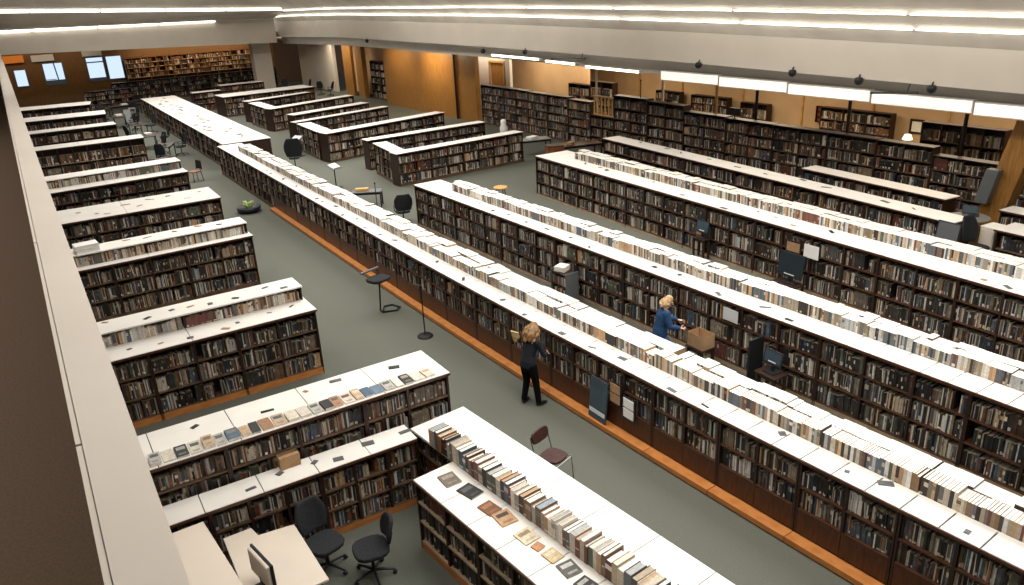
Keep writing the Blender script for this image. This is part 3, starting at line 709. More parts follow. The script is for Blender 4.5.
M5 = mrow((12.8, 58.4), (19.6, 58.9), 1.40, 2.2, 4, 'the wide island before the far wall', fk=dict(light=0.4, mid=0.3, brown=0.4, wmin=0.05, wmax=0.1))
M6 = mrow((11.7, 63.5), (13.8, 63.5), 1.40, 0.9, 1, 'the small island near the far wall', fk=dict(light=0.3, brown=0.4, wmin=0.05, wmax=0.1))
M7 = mrow((14.6, 67.0), (18.1, 67.0), 1.40, 1.2, 2, 'the farthest island below the lit wall', fk=dict(light=0.3, brown=0.4, wmin=0.05, wmax=0.1))

# the mass of books on all the shelves
def flush_books():
    me = bpy.data.meshes.new('shelved_books'); me.from_pydata(BK.v, [], BK.f); me.materials.append(MATS['book_cloth'])
    a = me.color_attributes.new('Col', 'FLOAT_COLOR', 'CORNER')
    arr = np.ones((len(BK.f) * 4, 4), np.float32); arr[:, :3] = np.repeat(np.array(BK.c, np.float32), 4, axis=0)
    a.data.foreach_set('color', arr.ravel()); me.update()
    o = link('shelved_books', me)
    tag(o, 'thousands of books filling the shelves and standing on the islands', 'books', None, 'stuff')
    print('books', len(BK.f) // 7)
flush_books()

# ================================================================== BOOKS AND LEAFLETS LYING ABOUT
VIV = [((0.52, 0.38, 0.24), 'tan'), ((0.07, 0.13, 0.20), 'dark blue'), ((0.62, 0.57, 0.49), 'cream'), ((0.34, 0.19, 0.10), 'brown'), ((0.03, 0.03, 0.032), 'black'), ((0.45, 0.43, 0.40), 'grey'),
       ((0.66, 0.60, 0.50), 'ivory'), ((0.42, 0.22, 0.12), 'rust'), ((0.14, 0.20, 0.27), 'steel blue'), ((0.70, 0.66, 0.60), 'white')]
seq = [5, 6, 4, 2, 0, 5, 1, 0, 4, 3, 0, 6, 2, 5, 4, 7, 6, 0, 1, 8, 5, 9, 4, 2, 6, 5, 0, 3, 2, 0, 8, 6, 5, 3]
x = 0.42; n = 0
while x < 4.62:
    wd = random.uniform(0.14, 0.20); c, cn = VIV[seq[n % len(seq)]]; n += 1
    ln = random.uniform(0.27, 0.35)
    flat_book((x + wd / 2, 10.21 + ln / 2 + random.uniform(0, 0.02), 1.802), random.uniform(-0.04, 0.04), wd - 0.016, ln, random.uniform(0.015, 0.05), c, '%s book displayed cover-up along the nearest wall-side row, %s from the balcony' % (cn, ordw(n)), 'books displayed on the nearest wall-side row', accent=random.choice([jit(random.choice(LITE)), jit(random.choice(MIDS)), None]))
    x += wd + random.uniform(0.0, 0.008)
FL = [(0.36, 0.36, 0.24, 0.30, (0.17, 0.14, 0.11), 'grey-brown photo book lying on the foreground ledge, nearest the corner', (0.33, 0.29, 0.24)),
      (0.78, 0.42, 0.23, 0.31, (0.022, 0.022, 0.024), 'black spiral booklet lying on the foreground ledge', (0.10, 0.10, 0.10)),
      (1.26, 0.40, 0.21, 0.27, (0.20, 0.085, 0.04), 'red-brown picture book lying on the foreground ledge', (0.36, 0.17, 0.09)),
      (1.55, 0.43, 0.24, 0.29, (0.50, 0.30, 0.16), 'orange-tan book with a dark lower half on the foreground ledge', (0.07, 0.05, 0.04)),
      (2.02, 0.42, 0.24, 0.26, (0.66, 0.58, 0.43), 'cream and brown pamphlet lying on the foreground ledge', (0.30, 0.22, 0.14)),
      (2.26, 0.40, 0.13, 0.13, (0.52, 0.25, 0.12), 'small orange-brown card lying on the foreground ledge', None),
      (2.50, 0.43, 0.19, 0.22, (0.58, 0.45, 0.25), 'yellowish pamphlet lying on the foreground ledge', (0.70, 0.62, 0.5)),
      (2.80, 0.43, 0.22, 0.25, (0.10, 0.10, 0.095), 'black and white patterned book lying on the foreground ledge', (0.55, 0.54, 0.5)),
      (3.12, 0.40, 0.20, 0.22, (0.03, 0.03, 0.03), 'black folder lying at the near end of the foreground ledge', (0.4, 0.39, 0.37))]
for a, t, w, l, c, lab, ac in FL:
    flat_book(F.at(a, t, 1.202), F.rz + random.uniform(-0.15, 0.15) + 1.57, w, l, 0.018, c, lab, 'books lying on the foreground ledge', accent=ac)
_ln = {}
def leaflet(loc, rz, w, l, m, what, where):
    k = what + where; _ln[k] = _ln.get(k, 0) + 1
    mb = MB().box(-w / 2, w / 2, -l / 2, l / 2, 0, 0.006)
    mb.box(-w / 2 + 0.01, w * 0.1, -l / 2 + 0.012, l / 2 - 0.01, 0.006, 0.012)
    o = mb.build('leaflet', m, loc=loc, rz=rz)
    tag(o, '%s lying on %s, %s along it' % (what, where, ordw(_ln[k])), 'leaflet', 'leaflets lying on ' + where)
DK = 'black_plastic'
def scatter(row, n, a0, a1, t0, t1, z, where, mats=('black_plastic', 'grey_plastic', 'cardboard'), s=(0.06, 0.2)):
    for k in range(n):
        a = a0 + (a1 - a0) * (k + random.uniform(0.2, 0.8)) / n
        m = random.choice(mats)
        leaflet(row.at(a, random.uniform(t0, t1), z + 0.002), row.rz + random.uniform(-0.7, 0.7), min(random.uniform(*s), 0.62 * (a1 - a0) / n), random.uniform(0.04, 0.13) * (2.2 if s[1] > 1 else 1), m, {'black_plastic': 'small black card', 'grey_plastic': 'small grey card', 'cardboard': 'small brown card', 'paper': 'cream sheet', 'white_paper': 'white sheet'}[m], where)
scatter(L9, 5, 1.6, 5.3, 0.55, 0.9, 1.80, 'the top of the nearest wall-side row')
scatter(L10, 6, 1.9, 4.7, 0.14, 0.36, 1.20, 'the counter behind the service desk', ('grey_plastic',), (0.10, 0.2))
scatter(L7, 7, 1.2, 4.9, 0.1, 0.5, 1.50, 'the ledge of the second wall-side row')
scatter(L7, 8, 1.0, 4.9, 0.8, 1.25, 1.83, 'the raised shelf of the second wall-side row')
scatter(L6, 5, 2.0, 5.2, 0.4, 0.85, 1.83, 'the raised shelf of the third wall-side row', s=(0.1, 0.3))
scatter(L5, 9, 1.2, 5.6, 0.3, 1.7, 1.50, 'the flat top of the fourth wall-side row', s=(0.1, 0.4))
for n, rw in enumerate(CS):
    if n > 1: scatter(rw, 2 if n % 2 else 1, 0.1, 1.3, 0.08, 0.36, 1.35, 'the ledge of the central island', ('black_plastic', 'grey_plastic', 'paper', 'grey_plastic'), (0.05, 0.24))
scatter(C0, 44, 1.0, 25.0, 0.3, 1.5, 1.30, 'the wide rear island', ('cardboard', 'grey_plastic', 'paper', 'cardboard', 'black_plastic'), (0.3, 1.3))
scatter(R2, 18, 2.0, 20.0, 0.08, 0.45, 1.45, 'the ledge of the middle run', ('black_plastic', 'grey_plastic', 'paper'), (0.05, 0.25))
scatter(R3, 22, 2.0, 20.0, 0.1, 0.65, 1.55, 'the ledge of the third run', ('black_plastic', 'grey_plastic', 'paper', 'cardboard'), (0.05, 0.3))
scatter(R4, 10, 1.0, 15.0, 0.12, 0.62, 1.60, 'the top of the fourth run', ('black_plastic', 'grey_plastic'), (0.1, 0.35))
def stack(name, loc, rz, n, w, l, m, lab, cat):
    mb = MB()
    for k in range(n):
        dx, dy = random.uniform(-.01, .01), random.uniform(-.01, .01)
        mb.box(-w / 2 + dx, w / 2 + dx, -l / 2 + dy, l / 2 + dy, k * 0.02, k * 0.02 + 0.018)
    return tag(mb.build(name, m, loc=loc, rz=rz), lab, cat)
stack('paper_stack', (0.75, 22.0, 1.832), 0.1, 10, 0.55, 0.4, 'white_paper', 'stack of white paper on the raised shelf of the third wall-side row', 'paper')
# box on the shelf of the nearest wall-side row
bx = MB().box(-0.19, 0.19, -0.1, 0.1, 0, 0.005)
for q in ((-.19, .19, -.1, -.095), (-.19, .19, .095, .1), (-.19, -.185, -.095, .095), (.185, .19, -.095, .095)): bx.box(q[0], q[1], q[2], q[3], 0.005, 0.27)
bx.box(-0.19, 0.19, -0.1, -0.005, 0.27, 0.274)
cbx = bx.build('carton', 'cardboard', loc=(2.20, 10.08, 1.203)); cbx.scale = (0.78, 0.8, 0.72); tag(cbx, 'brown cardboard box on the counter against the nearest wall-side row', 'box')

# ================================================================== FURNITURE
def swivel_chair(name, loc, rz, lab, m='black_fabric', k=1.0, arms=True, hb=0.55, group=None, up=0.0):
    c = thing(name, lab, 'chair', loc, rz, group)
    b = MB()
    for j in range(5):
        t = 2 * math.pi * j / 5 + 0.3
        b.tube([(0, 0, 0.10), (0.15 * math.cos(t), 0.15 * math.sin(t), 0.095), (0.29 * math.cos(t), 0.29 * math.sin(t), 0.075)], [0.022, 0.02, 0.016])
    b.build('star_base', 'black_plastic', c)
    for j in range(5):
        t = 2 * math.pi * j / 5 + 0.3
        MB().tube([(0.29 * math.cos(t) - 0.02 * math.sin(t), 0.29 * math.sin(t) + 0.02 * math.cos(t), 0.03), (0.29 * math.cos(t) + 0.02 * math.sin(t), 0.29 * math.sin(t) - 0.02 * math.cos(t), 0.03)], 0.03, 10).build('caster', 'black_plastic', c)
    MB().tube([(0, 0, 0.09), (0, 0, 0.42 + up)], [0.028, 0.022], 10).build('gas_column', 'black_metal', c)
    s = MB(); out = []
    for j in range(20):
        t = 2 * math.pi * j / 20; r = 1 / (abs(math.cos(t)) ** 3 + abs(math.sin(t)) ** 3) ** (1 / 3)
        out.append((0.25 * r * math.cos(t), 0.25 * r * math.sin(t)))
    s.prism(out, 0.43 + up, 0.50 + up); s.build('seat', m, c, bevel=0.02)
    # back: curved pad leaning away, at -x
    bm = MB(); W = 0.23 * k; prof = []
    for i in range(9):
        v = i / 8; zz = 0.55 + up + hb * k * v; ww = W * (0.82 + 0.25 * math.sin(math.pi * min(1, v * 1.05)) - 0.25 * max(0, v - 0.75) * 4 * 0.5)
        prof.append((zz, ww))
    rows = []
    for zz, ww in prof:
        r_ = []
        for j in range(7):
            y = -ww + 2 * ww * j / 6; xx = -0.25 - (zz - 0.55 - up) * 0.22 + 0.06 * (abs(y) / W) ** 2
            r_.append((xx, y, zz))
        rows.append(r_)
    for i in range(8):
        for j in range(6):
            bm.quad(rows[i][j], rows[i][j + 1], rows[i + 1][j + 1], rows[i + 1][j])
    o = bm.build('backrest', m, c, smooth=True)
    wl = o.modifiers.new('weld', 'WELD'); sd = o.modifiers.new('solid', 'SOLIDIFY'); sd.thickness = 0.06; sd.offset = 0
    ss = o.modifiers.new('sub', 'SUBSURF'); ss.levels = 1; ss.render_levels = 2
    MB().tube([(-0.12, 0, 0.44 + up), (-0.27, 0, 0.46 + up), (-0.31, 0, 0.62 + up)], 0.02).build('back_bar', 'black_metal', c)
    if arms:
        for s_ in (-1, 1):
            a = MB().tube([(0.0, 0.24 * s_, 0.46 + up), (0.0, 0.30 * s_, 0.52 + up), (0.0, 0.30 * s_, 0.68 + up)], 0.015)
            a.box(-0.14, 0.12, 0.30 * s_ - 0.03, 0.30 * s_ + 0.03, 0.68 + up, 0.705 + up); a.build('armrest', 'black_plastic', c)
    return c
swivel_chair('office_chair', (2.25, 9.02, 0), R(-75), 'dark grey swivel office chair beside the service desk', k=1.0, arms=False, hb=0.5)
c2 = swivel_chair('office_chair', (2.74, 8.52, 0), R(172), 'second dark office chair turned away, partly behind the first at the service desk', k=0.85, arms=False, hb=0.42)
swivel_chair('office_chair', (10.75, 24.5, 0), R(75), 'black office chair with rounded back in the aisle beyond the central island', k=1.35, arms=True, hb=0.45)
swivel_chair('office_chair', (10.75, 36.6, 0), R(75), 'tall black chair beside the corner of the second U-shaped island', k=1.75, arms=False, hb=0.52, up=0.12)
swivel_chair('office_chair', (19.42, 9.28, 0), R(-100), 'tall black chair in the gap right of the fourth run, by the dark monitor', k=1.1, arms=False, hb=0.60, up=0.58)
for i, (x, y, a, lab) in enumerate([(5.9, 43.0, 60, 'dark chair in the aisle beside the sixth wall-side row'), (6.4, 46.6, 200, 'dark chair turned sideways in the far left aisle'), (5.6, 51.5, 20, 'dark chair near the end of the seventh wall-side row'), (6.6, 57.5, 120, 'dark chair far down the left aisle'), (5.5, 64.8, 300, 'dark chair before the low bookcases under the windows'),
                                  (21.9, 67.5, 180, 'dark chair by the pale wall near the column'), (22.6, 63.9, 140, 'dark chair at the recess pier'), (22.3, 65.3, 60, 'dark chair between the pale wall and the recess'), (20.5, 69.5, 240, 'dark chair under the corner column')]):
    swivel_chair('office_chair', (x, y, 0), R(a), lab, k=1.1, group='dark chairs in the far zones')

# red padded chair beyond the foreground island
ch = thing('padded_chair', 'chair with dark red pads on a thin steel frame beyond the foreground island', 'chair', (6.10, 8.86, 0), R(-72))
def pad(prof, name, m, W):
    b = MB(); out = []
    for j in range(16):
        t = 2 * math.pi * j / 16; r = 1 / (abs(math.cos(t)) ** 4 + abs(math.sin(t)) ** 4) ** 0.25
        out.append((r * math.cos(t), r * math.sin(t)))
    return out
o = MB().prism([(0.20 * a, 0.20 * b_) for a, b_ in pad(0, 0, 0, 0)], 0.43, 0.48).build('seat', 'red_pad', ch, bevel=0.015)
bo = MB().prism([(0.11 * a, 0.21 * b_) for a, b_ in pad(0, 0, 0, 0)], -0.02, 0.02).build('backrest', 'red_pad', ch, bevel=0.012)
bo.location = (-0.27, 0, 0.76); bo.rotation_euler = (0, R(78), 0)
for s in (-1, 1):
    MB().tube([(0.24, 0.22 * s, 0), (0.2, 0.22 * s, 0.42), (-0.2, 0.22 * s, 0.42), (-0.30, 0.215 * s, 0.80)], 0.011).build('frame_side', 'steel', ch)
    MB().tube([(-0.26, 0.22 * s, 0), (-0.19, 0.22 * s, 0.41)], 0.011).build('leg', 'steel', ch)
MB().tube([(0.2, -0.22, 0.405), (0.2, 0.22, 0.405)], 0.01).build('cross_bar', 'steel', ch)
# cantilever stool by the central island
st = thing('cantilever_stool', 'black stool on a bent steel foot beside the central island', 'stool', (6.75, 17.35, 0), R(20)); st.scale = (1.2, 1.2, 1.36)
MB().prism([(0.24 * a, 0.20 * b_) for a, b_ in pad(0, 0, 0, 0)], 0.66, 0.72).build('seat', 'black_fabric', st, bevel=0.02)
MB().box(-0.26, 0.24, 0.21, 0.26, 0.80, 0.84).build('armrest', 'grey_plastic', st, bevel=0.01)
MB().tube([(0.18, 0.18, 0.80), (0.18, 0.18, 0.66), (0.02, 0, 0.63), (-0.04, 0, 0.06), (0.02, 0, 0.022)], 0.018).build('post', 'black_metal', st)
MB().tube([(0.02, 0, 0.02), (0.25, 0.2, 0.02), (0.42, 0.12, 0.02), (0.42, -0.12, 0.02), (0.25, -0.2, 0.02), (0.02, 0, 0.02)], 0.018).build('foot_loop', 'black_metal', st)
# pole stands
def pole_stand(loc, h, lab, r=0.19, head=None):
    p = thing('pole_stand', lab, 'stand', loc)
    MB().lathe([(r, 0), (r, 0.02), (r * 0.85, 0.045), (0.03, 0.06)], seg=24).build('base', 'black_metal', p, smooth=False)
    MB().tube([(0, 0, 0.06), (0, 0, h)], 0.016).build('pole', 'black_metal', p)
    MB().lathe([(0.02, h), (0.035, h + 0.01), (0.03, h + 0.05), (0.012, h + 0.07)], seg=12).build('finial', 'black_metal', p)
    if head == 'lamp': MB().tube([(0, 0, h + .03), (0.1, 0, h + 0.06), (0.3, 0, h + 0.02)], [0.015, 0.04, 0.05]).build('lamp_head', 'black_metal', p)
pole_stand((6.98, 15.35, 0), 1.25, 'black pole stand on a round base beside the central island')
pole_stand((10.05, 25.1, 0), 1.45, 'thin black pole stand in the aisle behind the central island', r=0.16)
pole_stand((22.6, 25.4, 0), 3.7, 'tall black floor lamp with a white uplight dish before the tall bookcases', r=0.22)
# planter bowl
pl = thing('planter_bowl', 'low dark round bowl with a pale green plant in the left aisle', 'planter', (6.80, 30.2, 0))
MB().lathe([(0.30, 0), (0.42, 0.05), (0.46, 0.22), (0.42, 0.22), (0.38, 0.16), (0.02, 0.15)], seg=28).build('bowl', 'black_plastic', pl, smooth=True)
b = MB()
for k in range(26):
    t = random.uniform(0, 6.28); r = random.uniform(0.02, 0.16); h = random.uniform(0.28, 0.46)
    b.tube([(r * math.cos(t) * .4, r * math.sin(t) * .4, 0.16), (r * math.cos(t), r * math.sin(t), h * 0.8), (1.5 * r * math.cos(t), 1.5 * r * math.sin(t), h)], [0.02, 0.05, 0.012], 6)
b.build('foliage', 'green_leaf', pl)
# chair with orange seat in the left aisle
oc = thing('side_chair', 'black framed chair with an orange-brown seat in the left aisle', 'chair', (6.35, 37.6, 0), R(200))
MB().prism([(0.24 * a, 0.24 * b_) for a, b_ in pad(0, 0, 0, 0)], 0.44, 0.49).build('seat', 'red_wood', oc, bevel=0.015)
bb = MB().box(-0.28, -0.25, -0.22, 0.22, 0.55, 0.95).build('backrest', 'black_plastic', oc, bevel=0.01)
for sx in (-1, 1):
    for sy in (-1, 1): MB().tube([(0.2 * sx, 0.2 * sy, 0.44), (0.24 * sx, 0.24 * sy, 0)], 0.016).build('leg', 'black_metal', oc)
for sy in (-1, 1): MB().tube([(-0.2, 0.2 * sy, 0.44), (-0.265, 0.2 * sy, 0.9)], 0.014).build('back_post', 'black_metal', oc)
def table(name, loc, rz, w, d, h, m, lab, legm='black_metal', cat='table'):
    t = thing(name, lab, cat, loc, rz)
    MB().box(-w / 2, w / 2, -d / 2, d / 2, h - 0.035, h).build('table_top', m, t, bevel=0.006)
    for sx in (-1, 1):
        for sy in (-1, 1): MB().box(sx * (w / 2 - 0.05) - 0.025, sx * (w / 2 - 0.05) + 0.025, sy * (d / 2 - 0.05) - 0.025, sy * (d / 2 - 0.05) + 0.025, 0, h - 0.035).build('leg', legm, t)
    MB().box(-w / 2 + 0.07, w / 2 - 0.07, -d / 2 + 0.06, -d / 2 + 0.08, h - 0.12, h - 0.036).build('apron', legm, t)
    return t
table('low_table', (10.75, 27.7, 0), R(-30), 1.15, 0.55, 0.62, 'grey_plastic', 'dark low table in the aisle behind the central island')
tag(MB().box(-.25, .25, -.12, .12, 0, 0.09).build('wooden_block', 'gold_wood', loc=(10.6, 27.85, 0.622), rz=R(-30), bevel=0.01), 'tan wooden block on the dark low table', 'block')
def lectern(loc, rz, lab):
    l = thing('reading_stand', lab, 'reading stand', loc, rz)
    MB().box(-0.2, 0.2, -0.2, 0.2, 0, 0.03).build('base', 'black_metal', l); MB().tube([(0, 0, 0.03), (0, 0, 0.9)], 0.025).build('pole', 'black_metal', l)
    o = MB().box(-0.3, 0.3, -0.22, 0.22, 0, 0.025).build('desk_board', 'grey_plastic', l); o.location = (0, 0, 0.92); o.rotation_euler = (R(25), 0, 0)
    o = MB().box(-0.22, -0.01, -0.16, 0.16, 0.026, 0.05).box(0.01, 0.22, -0.16, 0.16, 0.026, 0.05).build('open_book', 'white_paper', l); o.location = (0, 0, 0.92); o.rotation_euler = (R(25), 0, 0)
lectern((10.9, 31.6, 0), R(30), 'reading stand with open pages in the aisle before the second U-shaped island')
lectern((12.0, 39.9, 0), R(-60), 'reading stand with open pages beside the second U-shaped island')
lectern((14.6, 36.2, 0), R(0), 'reading stand with open pages in front of the second U-shaped island')
# round stool between the islands
ts = thing('round_stool', 'tan round-topped stool between the U-shaped islands and the middle run', 'stool', (14.9, 24.6, 0))
MB().lathe([(0.05, 0.55), (0.26, 0.56), (0.28, 0.59), (0.26, 0.62), (0.02, 0.625)], seg=24).build('seat', 'gold_wood', ts)
for j in range(4):
    t = j * 1.57 + .6; MB().tube([(0.16 * math.cos(t), 0.16 * math.sin(t), 0.555), (0.24 * math.cos(t), 0.24 * math.sin(t), 0)], 0.016).build('leg', 'black_metal', ts)

# service desk with raised counter, lower left
sv = thing('service_desk', 'pale service desk with a raised counter slab next to the balcony', 'desk', (0, 0, 0))
MB().prism([(1.03, 9.52), (1.41, 9.52), (1.45, 9.30), (1.93, 9.24), (1.95, 7.9), (0.99, 7.9)], 0.765, 0.80).build('desk_top', 'laminate', sv, bevel=0.006)
MB().prism([(0.40, 9.55), (0.84, 9.56), (0.97, 8.0), (0.98, 7.6), (0.40, 7.6)], 1.11, 1.15).build('counter_slab', 'laminate', sv, bevel=0.008)
MB().box(0.50, 0.53, 7.7, 9.45, 0, 1.11).build('counter_panel', 'dark_wood', sv); MB().box(0.80, 0.83, 7.7, 9.45, 0, 1.11).build('counter_panel', 'dark_wood', sv)
MB().box(1.80, 1.84, 8.0, 9.15, 0, 0.765).build('end_panel', 'grey_panel', sv); MB().box(1.1, 1.79, 9.1, 9.13, 0.2, 0.765).build('modesty_panel', 'grey_panel', sv)
mo = thing('monitor', 'dark monitor with a pale grey back standing on the service desk', 'monitor', (1.24, 8.22, 0.801), R(100))
MB().box(-0.13, 0.13, -0.1, 0.1, 0, 0.015).build('foot', 'black_plastic', mo); MB().box(-0.03, 0.03, 0.0, 0.04, 0.015, 0.2).build('neck', 'black_plastic', mo)
o = MB().box(-0.29, 0.29, -0.035, 0.0, 0.0, 0.38).build('bezel', 'black_plastic', mo, bevel=0.01); o.location = (0, -0.01, 0.12)
MB().box(-0.27, 0.27, -0.037, -0.035, 0.02, 0.36).build('screen', 'screen_glass', o)
MB().box(-0.27, 0.27, 0.001, 0.05, 0.02, 0.37).build('rear_shell', 'laminate', o, bevel=0.02)
# items in front of the central island
db = thing('display_board', 'dark blue display board propped on the plinth of the central island', 'board', (7.70, 9.75, 0.125), R(-90))
o = MB().box(-0.24, 0.24, 0, 0.03, 0, 0.82).build('panel', 'blue_screen', db); o.rotation_euler = (R(-5), 0, 0)
o = MB().box(-0.22, 0.22, -0.005, -0.001, 0.12, 0.2).build('light_band', 'blind', db); o.rotation_euler = (R(-5), 0, 0)
def holder(loc, lab, m):
    h = thing('brochure_holder', lab, 'brochure holder', loc, R(-90))
    MB().box(-0.16, 0.16, 0.03, 0.045, 0, 0.42).box(-0.16, 0.16, 0, 0.03, 0, 0.01).build('back_plate', 'black_plastic', h)
    for k in range(2):
        MB().box(-0.13, 0.13, 0.012, 0.024, 0.02 + 0.2 * k, 0.19 + 0.2 * k).build('brochure', m, h)
holder((7.80, 9.36, 0.60), 'brochure holder with tan brochures on the central island front', 'cardboard')
holder((7.80, 9.0, 0.45), 'brochure holder with white brochures on the central island front', 'white_paper')
# book trolley by the middle run
def trolley(loc, rz, lab, end='grey_panel'):
    t = thing('book_trolley', lab, 'trolley', loc, rz)
    for s in (-1, 1): MB().box(s * 0.44 - 0.012, s * 0.44 + 0.012, -0.24, 0.24, 0.12, 1.0).build('end_panel', end, t)
    for z in (0.2, 0.56, 0.92): MB().box(-0.427, 0.427, -0.22, 0.22, z, z + 0.02).build('shelf', 'dark_wood', t)
    for sx in (-1, 1):
        for sy in (-1, 1): MB().tube([(sx * 0.40, sy * 0.2 - 0.015, 0.06), (sx * 0.40, sy * 0.2 + 0.015, 0.06)], 0.06, 12).build('wheel', 'black_plastic', t)
    rw = Row((loc[0] - 0.4 * math.cos(rz), loc[1] - 0.4 * math.sin(rz)), (loc[0] + 0.4 * math.cos(rz), loc[1] + 0.4 * math.sin(rz)))
    for z in (0.22, 0.58):
        b = MB(); x = -0.41
        while x < 0.38:
            w = random.uniform(0.02, 0.045); b.box(x, x + w - 0.001, -0.19, 0.0, z + 0.001, z + random.uniform(0.2, 0.28), jit(pick(0.35, 0.4, 0.15))); x += w
        tag(b.build('loaded_books', 'book_cloth', t, color=True), kind='stuff')
    return t
tr = trolley((10.85, 15.0, 0), R(-90), 'book trolley with slate end panel standing before the middle run', 'grey_plastic'); tr.scale = (0.72, 0.85, 0.88)
stack('paper_pile', (10.85, 15.1, 0.83), 0.4, 7, 0.30, 0.28, 'paper', 'pile of cream papers on the trolley by the middle run', 'paper')
trolley((5.35, 39.6, 0), R(20), 'pale book trolley by the end of the sixth wall-side row', 'pale_shelf')
trolley((6.9, 61.5, 0), R(60), 'book trolley far down the left aisle', 'blind')
# screens in front of the runs
def screen(loc, rz, w, h, lab, m='screen_glass', tilt=0.2, frame='black_plastic'):
    s = thing('display_screen', lab, 'screen', loc, rz)
    MB().box(-w * 0.3, w * 0.3, -0.12, 0.12, 0, 0.02).build('foot', 'black_plastic', s)
    MB().box(-0.03, 0.03, 0.0, 0.04, 0.02, 0.25).build('neck', 'black_plastic', s)
    o = MB().box(-w / 2, w / 2, -0.03, 0.0, 0, h).build('bezel', frame, s, bevel=0.008); o.location = (0, -0.01, 0.14); o.rotation_euler = (-tilt, 0, 0)
    MB().box(-w / 2 + 0.03, w / 2 - 0.03, -0.033, -0.03, 0.05, h - 0.03).build('screen', m, o)
    MB().box(-w * 0.2, w * 0.2, -0.034, -0.0331, 0.06, 0.085).build('bezel_label', 'blind', o)
def small_table(loc, rz, lab, h=0.62, w=0.6, d=0.45): table('screen_table', loc, rz, w, d, h, 'dark_wood', lab, 'dark_wood')
small_table((15.45, 11.75, 0), R(-92), 'small dark table holding the large screen before the third run', 0.35, 0.75)
screen((15.5, 11.75, 0.352), R(-92), 0.78, 0.62, 'large dark tilted screen before the third run')
nt = MB().box(-0.22, 0.22, 0, 0.012, 0, 0.34).box(-0.2, 0.2, -0.002, 0, 0.02, 0.06).build('notice_sheet', 'white_paper', loc=(15.86, 11.45, 0.98), rz=R(-92)); tag(nt, 'white notice sheet fixed to the third run above the large screen', 'notice')
pf = thing('picture_frame', 'brown framed picture on the third run left of the white notice', 'picture', (15.88, 12.0, 0.98), R(-92))
MB().box(-0.24, 0.24, 0, 0.02, 0, 0.32).build('frame', 'dark_wood', pf); MB().box(-0.2, 0.2, -0.003, -0.0005, 0.04, 0.28).build('picture', 'cardboard', pf)
screen((15.95, 15.2, 0.62), R(-92), 0.5, 0.36, 'small grey screen standing in the third run left of the person in blue', 'blue_screen')
small_table((15.93, 15.2, 0), R(-92), 'small dark table under the grey screen at the third run', 0.618, 0.5, 0.3)
ns = MB().box(-0.2, 0.2, 0, 0.012, 0, 0.27)
for k in range(5): ns.box(-0.16, 0.16, -0.002, 0, 0.04 + k * 0.045, 0.058 + k * 0.045)
tag(ns.build('notice_sheet', 'blind', loc=(11.36, 9.95, 1.03), rz=R(-91)), 'pale printed sheet in the middle run right of the person in blue', 'notice')
small_table((11.0, 8.55, 0), R(-91), 'small dark table with a screen before the middle run', 0.55, 0.5, 0.4)
screen((11.02, 8.55, 0.552), R(-91), 0.44, 0.30, 'small blue-grey screen before the middle run', 'blue_screen')
pn = MB().box(-0.02, 0.02, -0.2, 0.2, 0.0, 1.05).box(-0.1, 0.1, -0.2, 0.2, 0, 0.03).build('divider_stand', 'black_plastic', loc=(11.12, 9.05, 0), rz=R(-91), bevel=0.006); tag(pn, 'upright black divider stand before the middle run', 'stand')
ct = MB().box(-0.22, 0.22, -0.17, 0.17, 0, 0.006)
for q in ((-.22, .22, -.17, -.164), (-.22, .22, .164, .17), (-.22, -.214, -.164, .164), (.214, .22, -.164, .164)): ct.box(q[0], q[1], q[2], q[3], 0.006, 0.30)
ct.box(-0.1, 0.02, -0.173, -0.171, 0.12, 0.24)
tag(ct.build('carton', 'cardboard', loc=(10.88, 10.27, 0.502), rz=R(-91)), 'brown cardboard box beside the person in blue', 'box')
small_table((10.88, 10.27, 0), R(-91), 'low dark table holding the cardboard box by the person in blue', 0.50, 0.48, 0.42)
# corner with monitor, tan cabinet, grey table and raked post
small_table((18.60, 9.62, 0), R(-95), 'dark table under the monitor before the fourth run', 1.12, 0.75, 0.5)
screen((18.58, 9.62, 1.122), R(-95), 0.60, 0.52, 'dark grey monitor in front of the near end of the fourth run', 'grey_plastic', 0.15)
cb = thing('tan_cabinet', 'tan cabinet standing between the fourth run and the next bookcase', 'cabinet', (19.93, 9.52, 0), R(-95))
MB().box(0, 0.36, 0, 0.5, 0.05, 1.42).build('body', 'laminate', cb); MB().box(-0.01, 0.37, -0.01, 0.51, 1.421, 1.45).build('cabinet_top', 'paper', cb); MB().box(0.02, 0.34, 0.02, 0.48, 0, 0.049).build('plinth', 'dark_wood', cb)
MB().box(0.02, 0.34, -0.018, -0.001, 0.08, 1.38).build('door', 'laminate', cb)
gt = thing('round_table', 'grey round table behind the black chair, at the foot of the raked post', 'table', (21.05, 10.4, 0))
MB().lathe([(0.50, 1.24), (0.52, 1.26), (0.50, 1.28)], seg=36).build('table_top', 'grey_panel', gt); MB().tube([(0, 0, 0.03), (0, 0, 1.24)], 0.05).build('post', 'black_metal', gt); MB().lathe([(0.35, 0), (0.33, 0.03)], seg=24).build('base', 'black_metal', gt)
lp = thing('laptop', 'dark laptop lying open on the grey round table', 'laptop', (21.2, 10.45, 1.282), R(-60))
MB().box(-0.2, 0.2, -0.14, 0.14, 0, 0.018).build('keyboard_base', 'black_plastic', lp); o = MB().box(-0.2, 0.2, 0, 0.012, 0, 0.27).build('lid', 'black_plastic', lp); o.location = (0, 0.15, 0.01); o.rotation_euler = (R(-50), 0, 0)
MB().box(-0.18, 0.18, -0.002, -0.0005, 0.02, 0.25).build('screen', 'blue_screen', o)
b = MB(); b.obox((22.0, 10.28, 0.0), (0.5, 0, 0), (0, 0.64, 0), (0.25, -0.82, 4.24))
struct('column_raked', b, 'wood_panel')
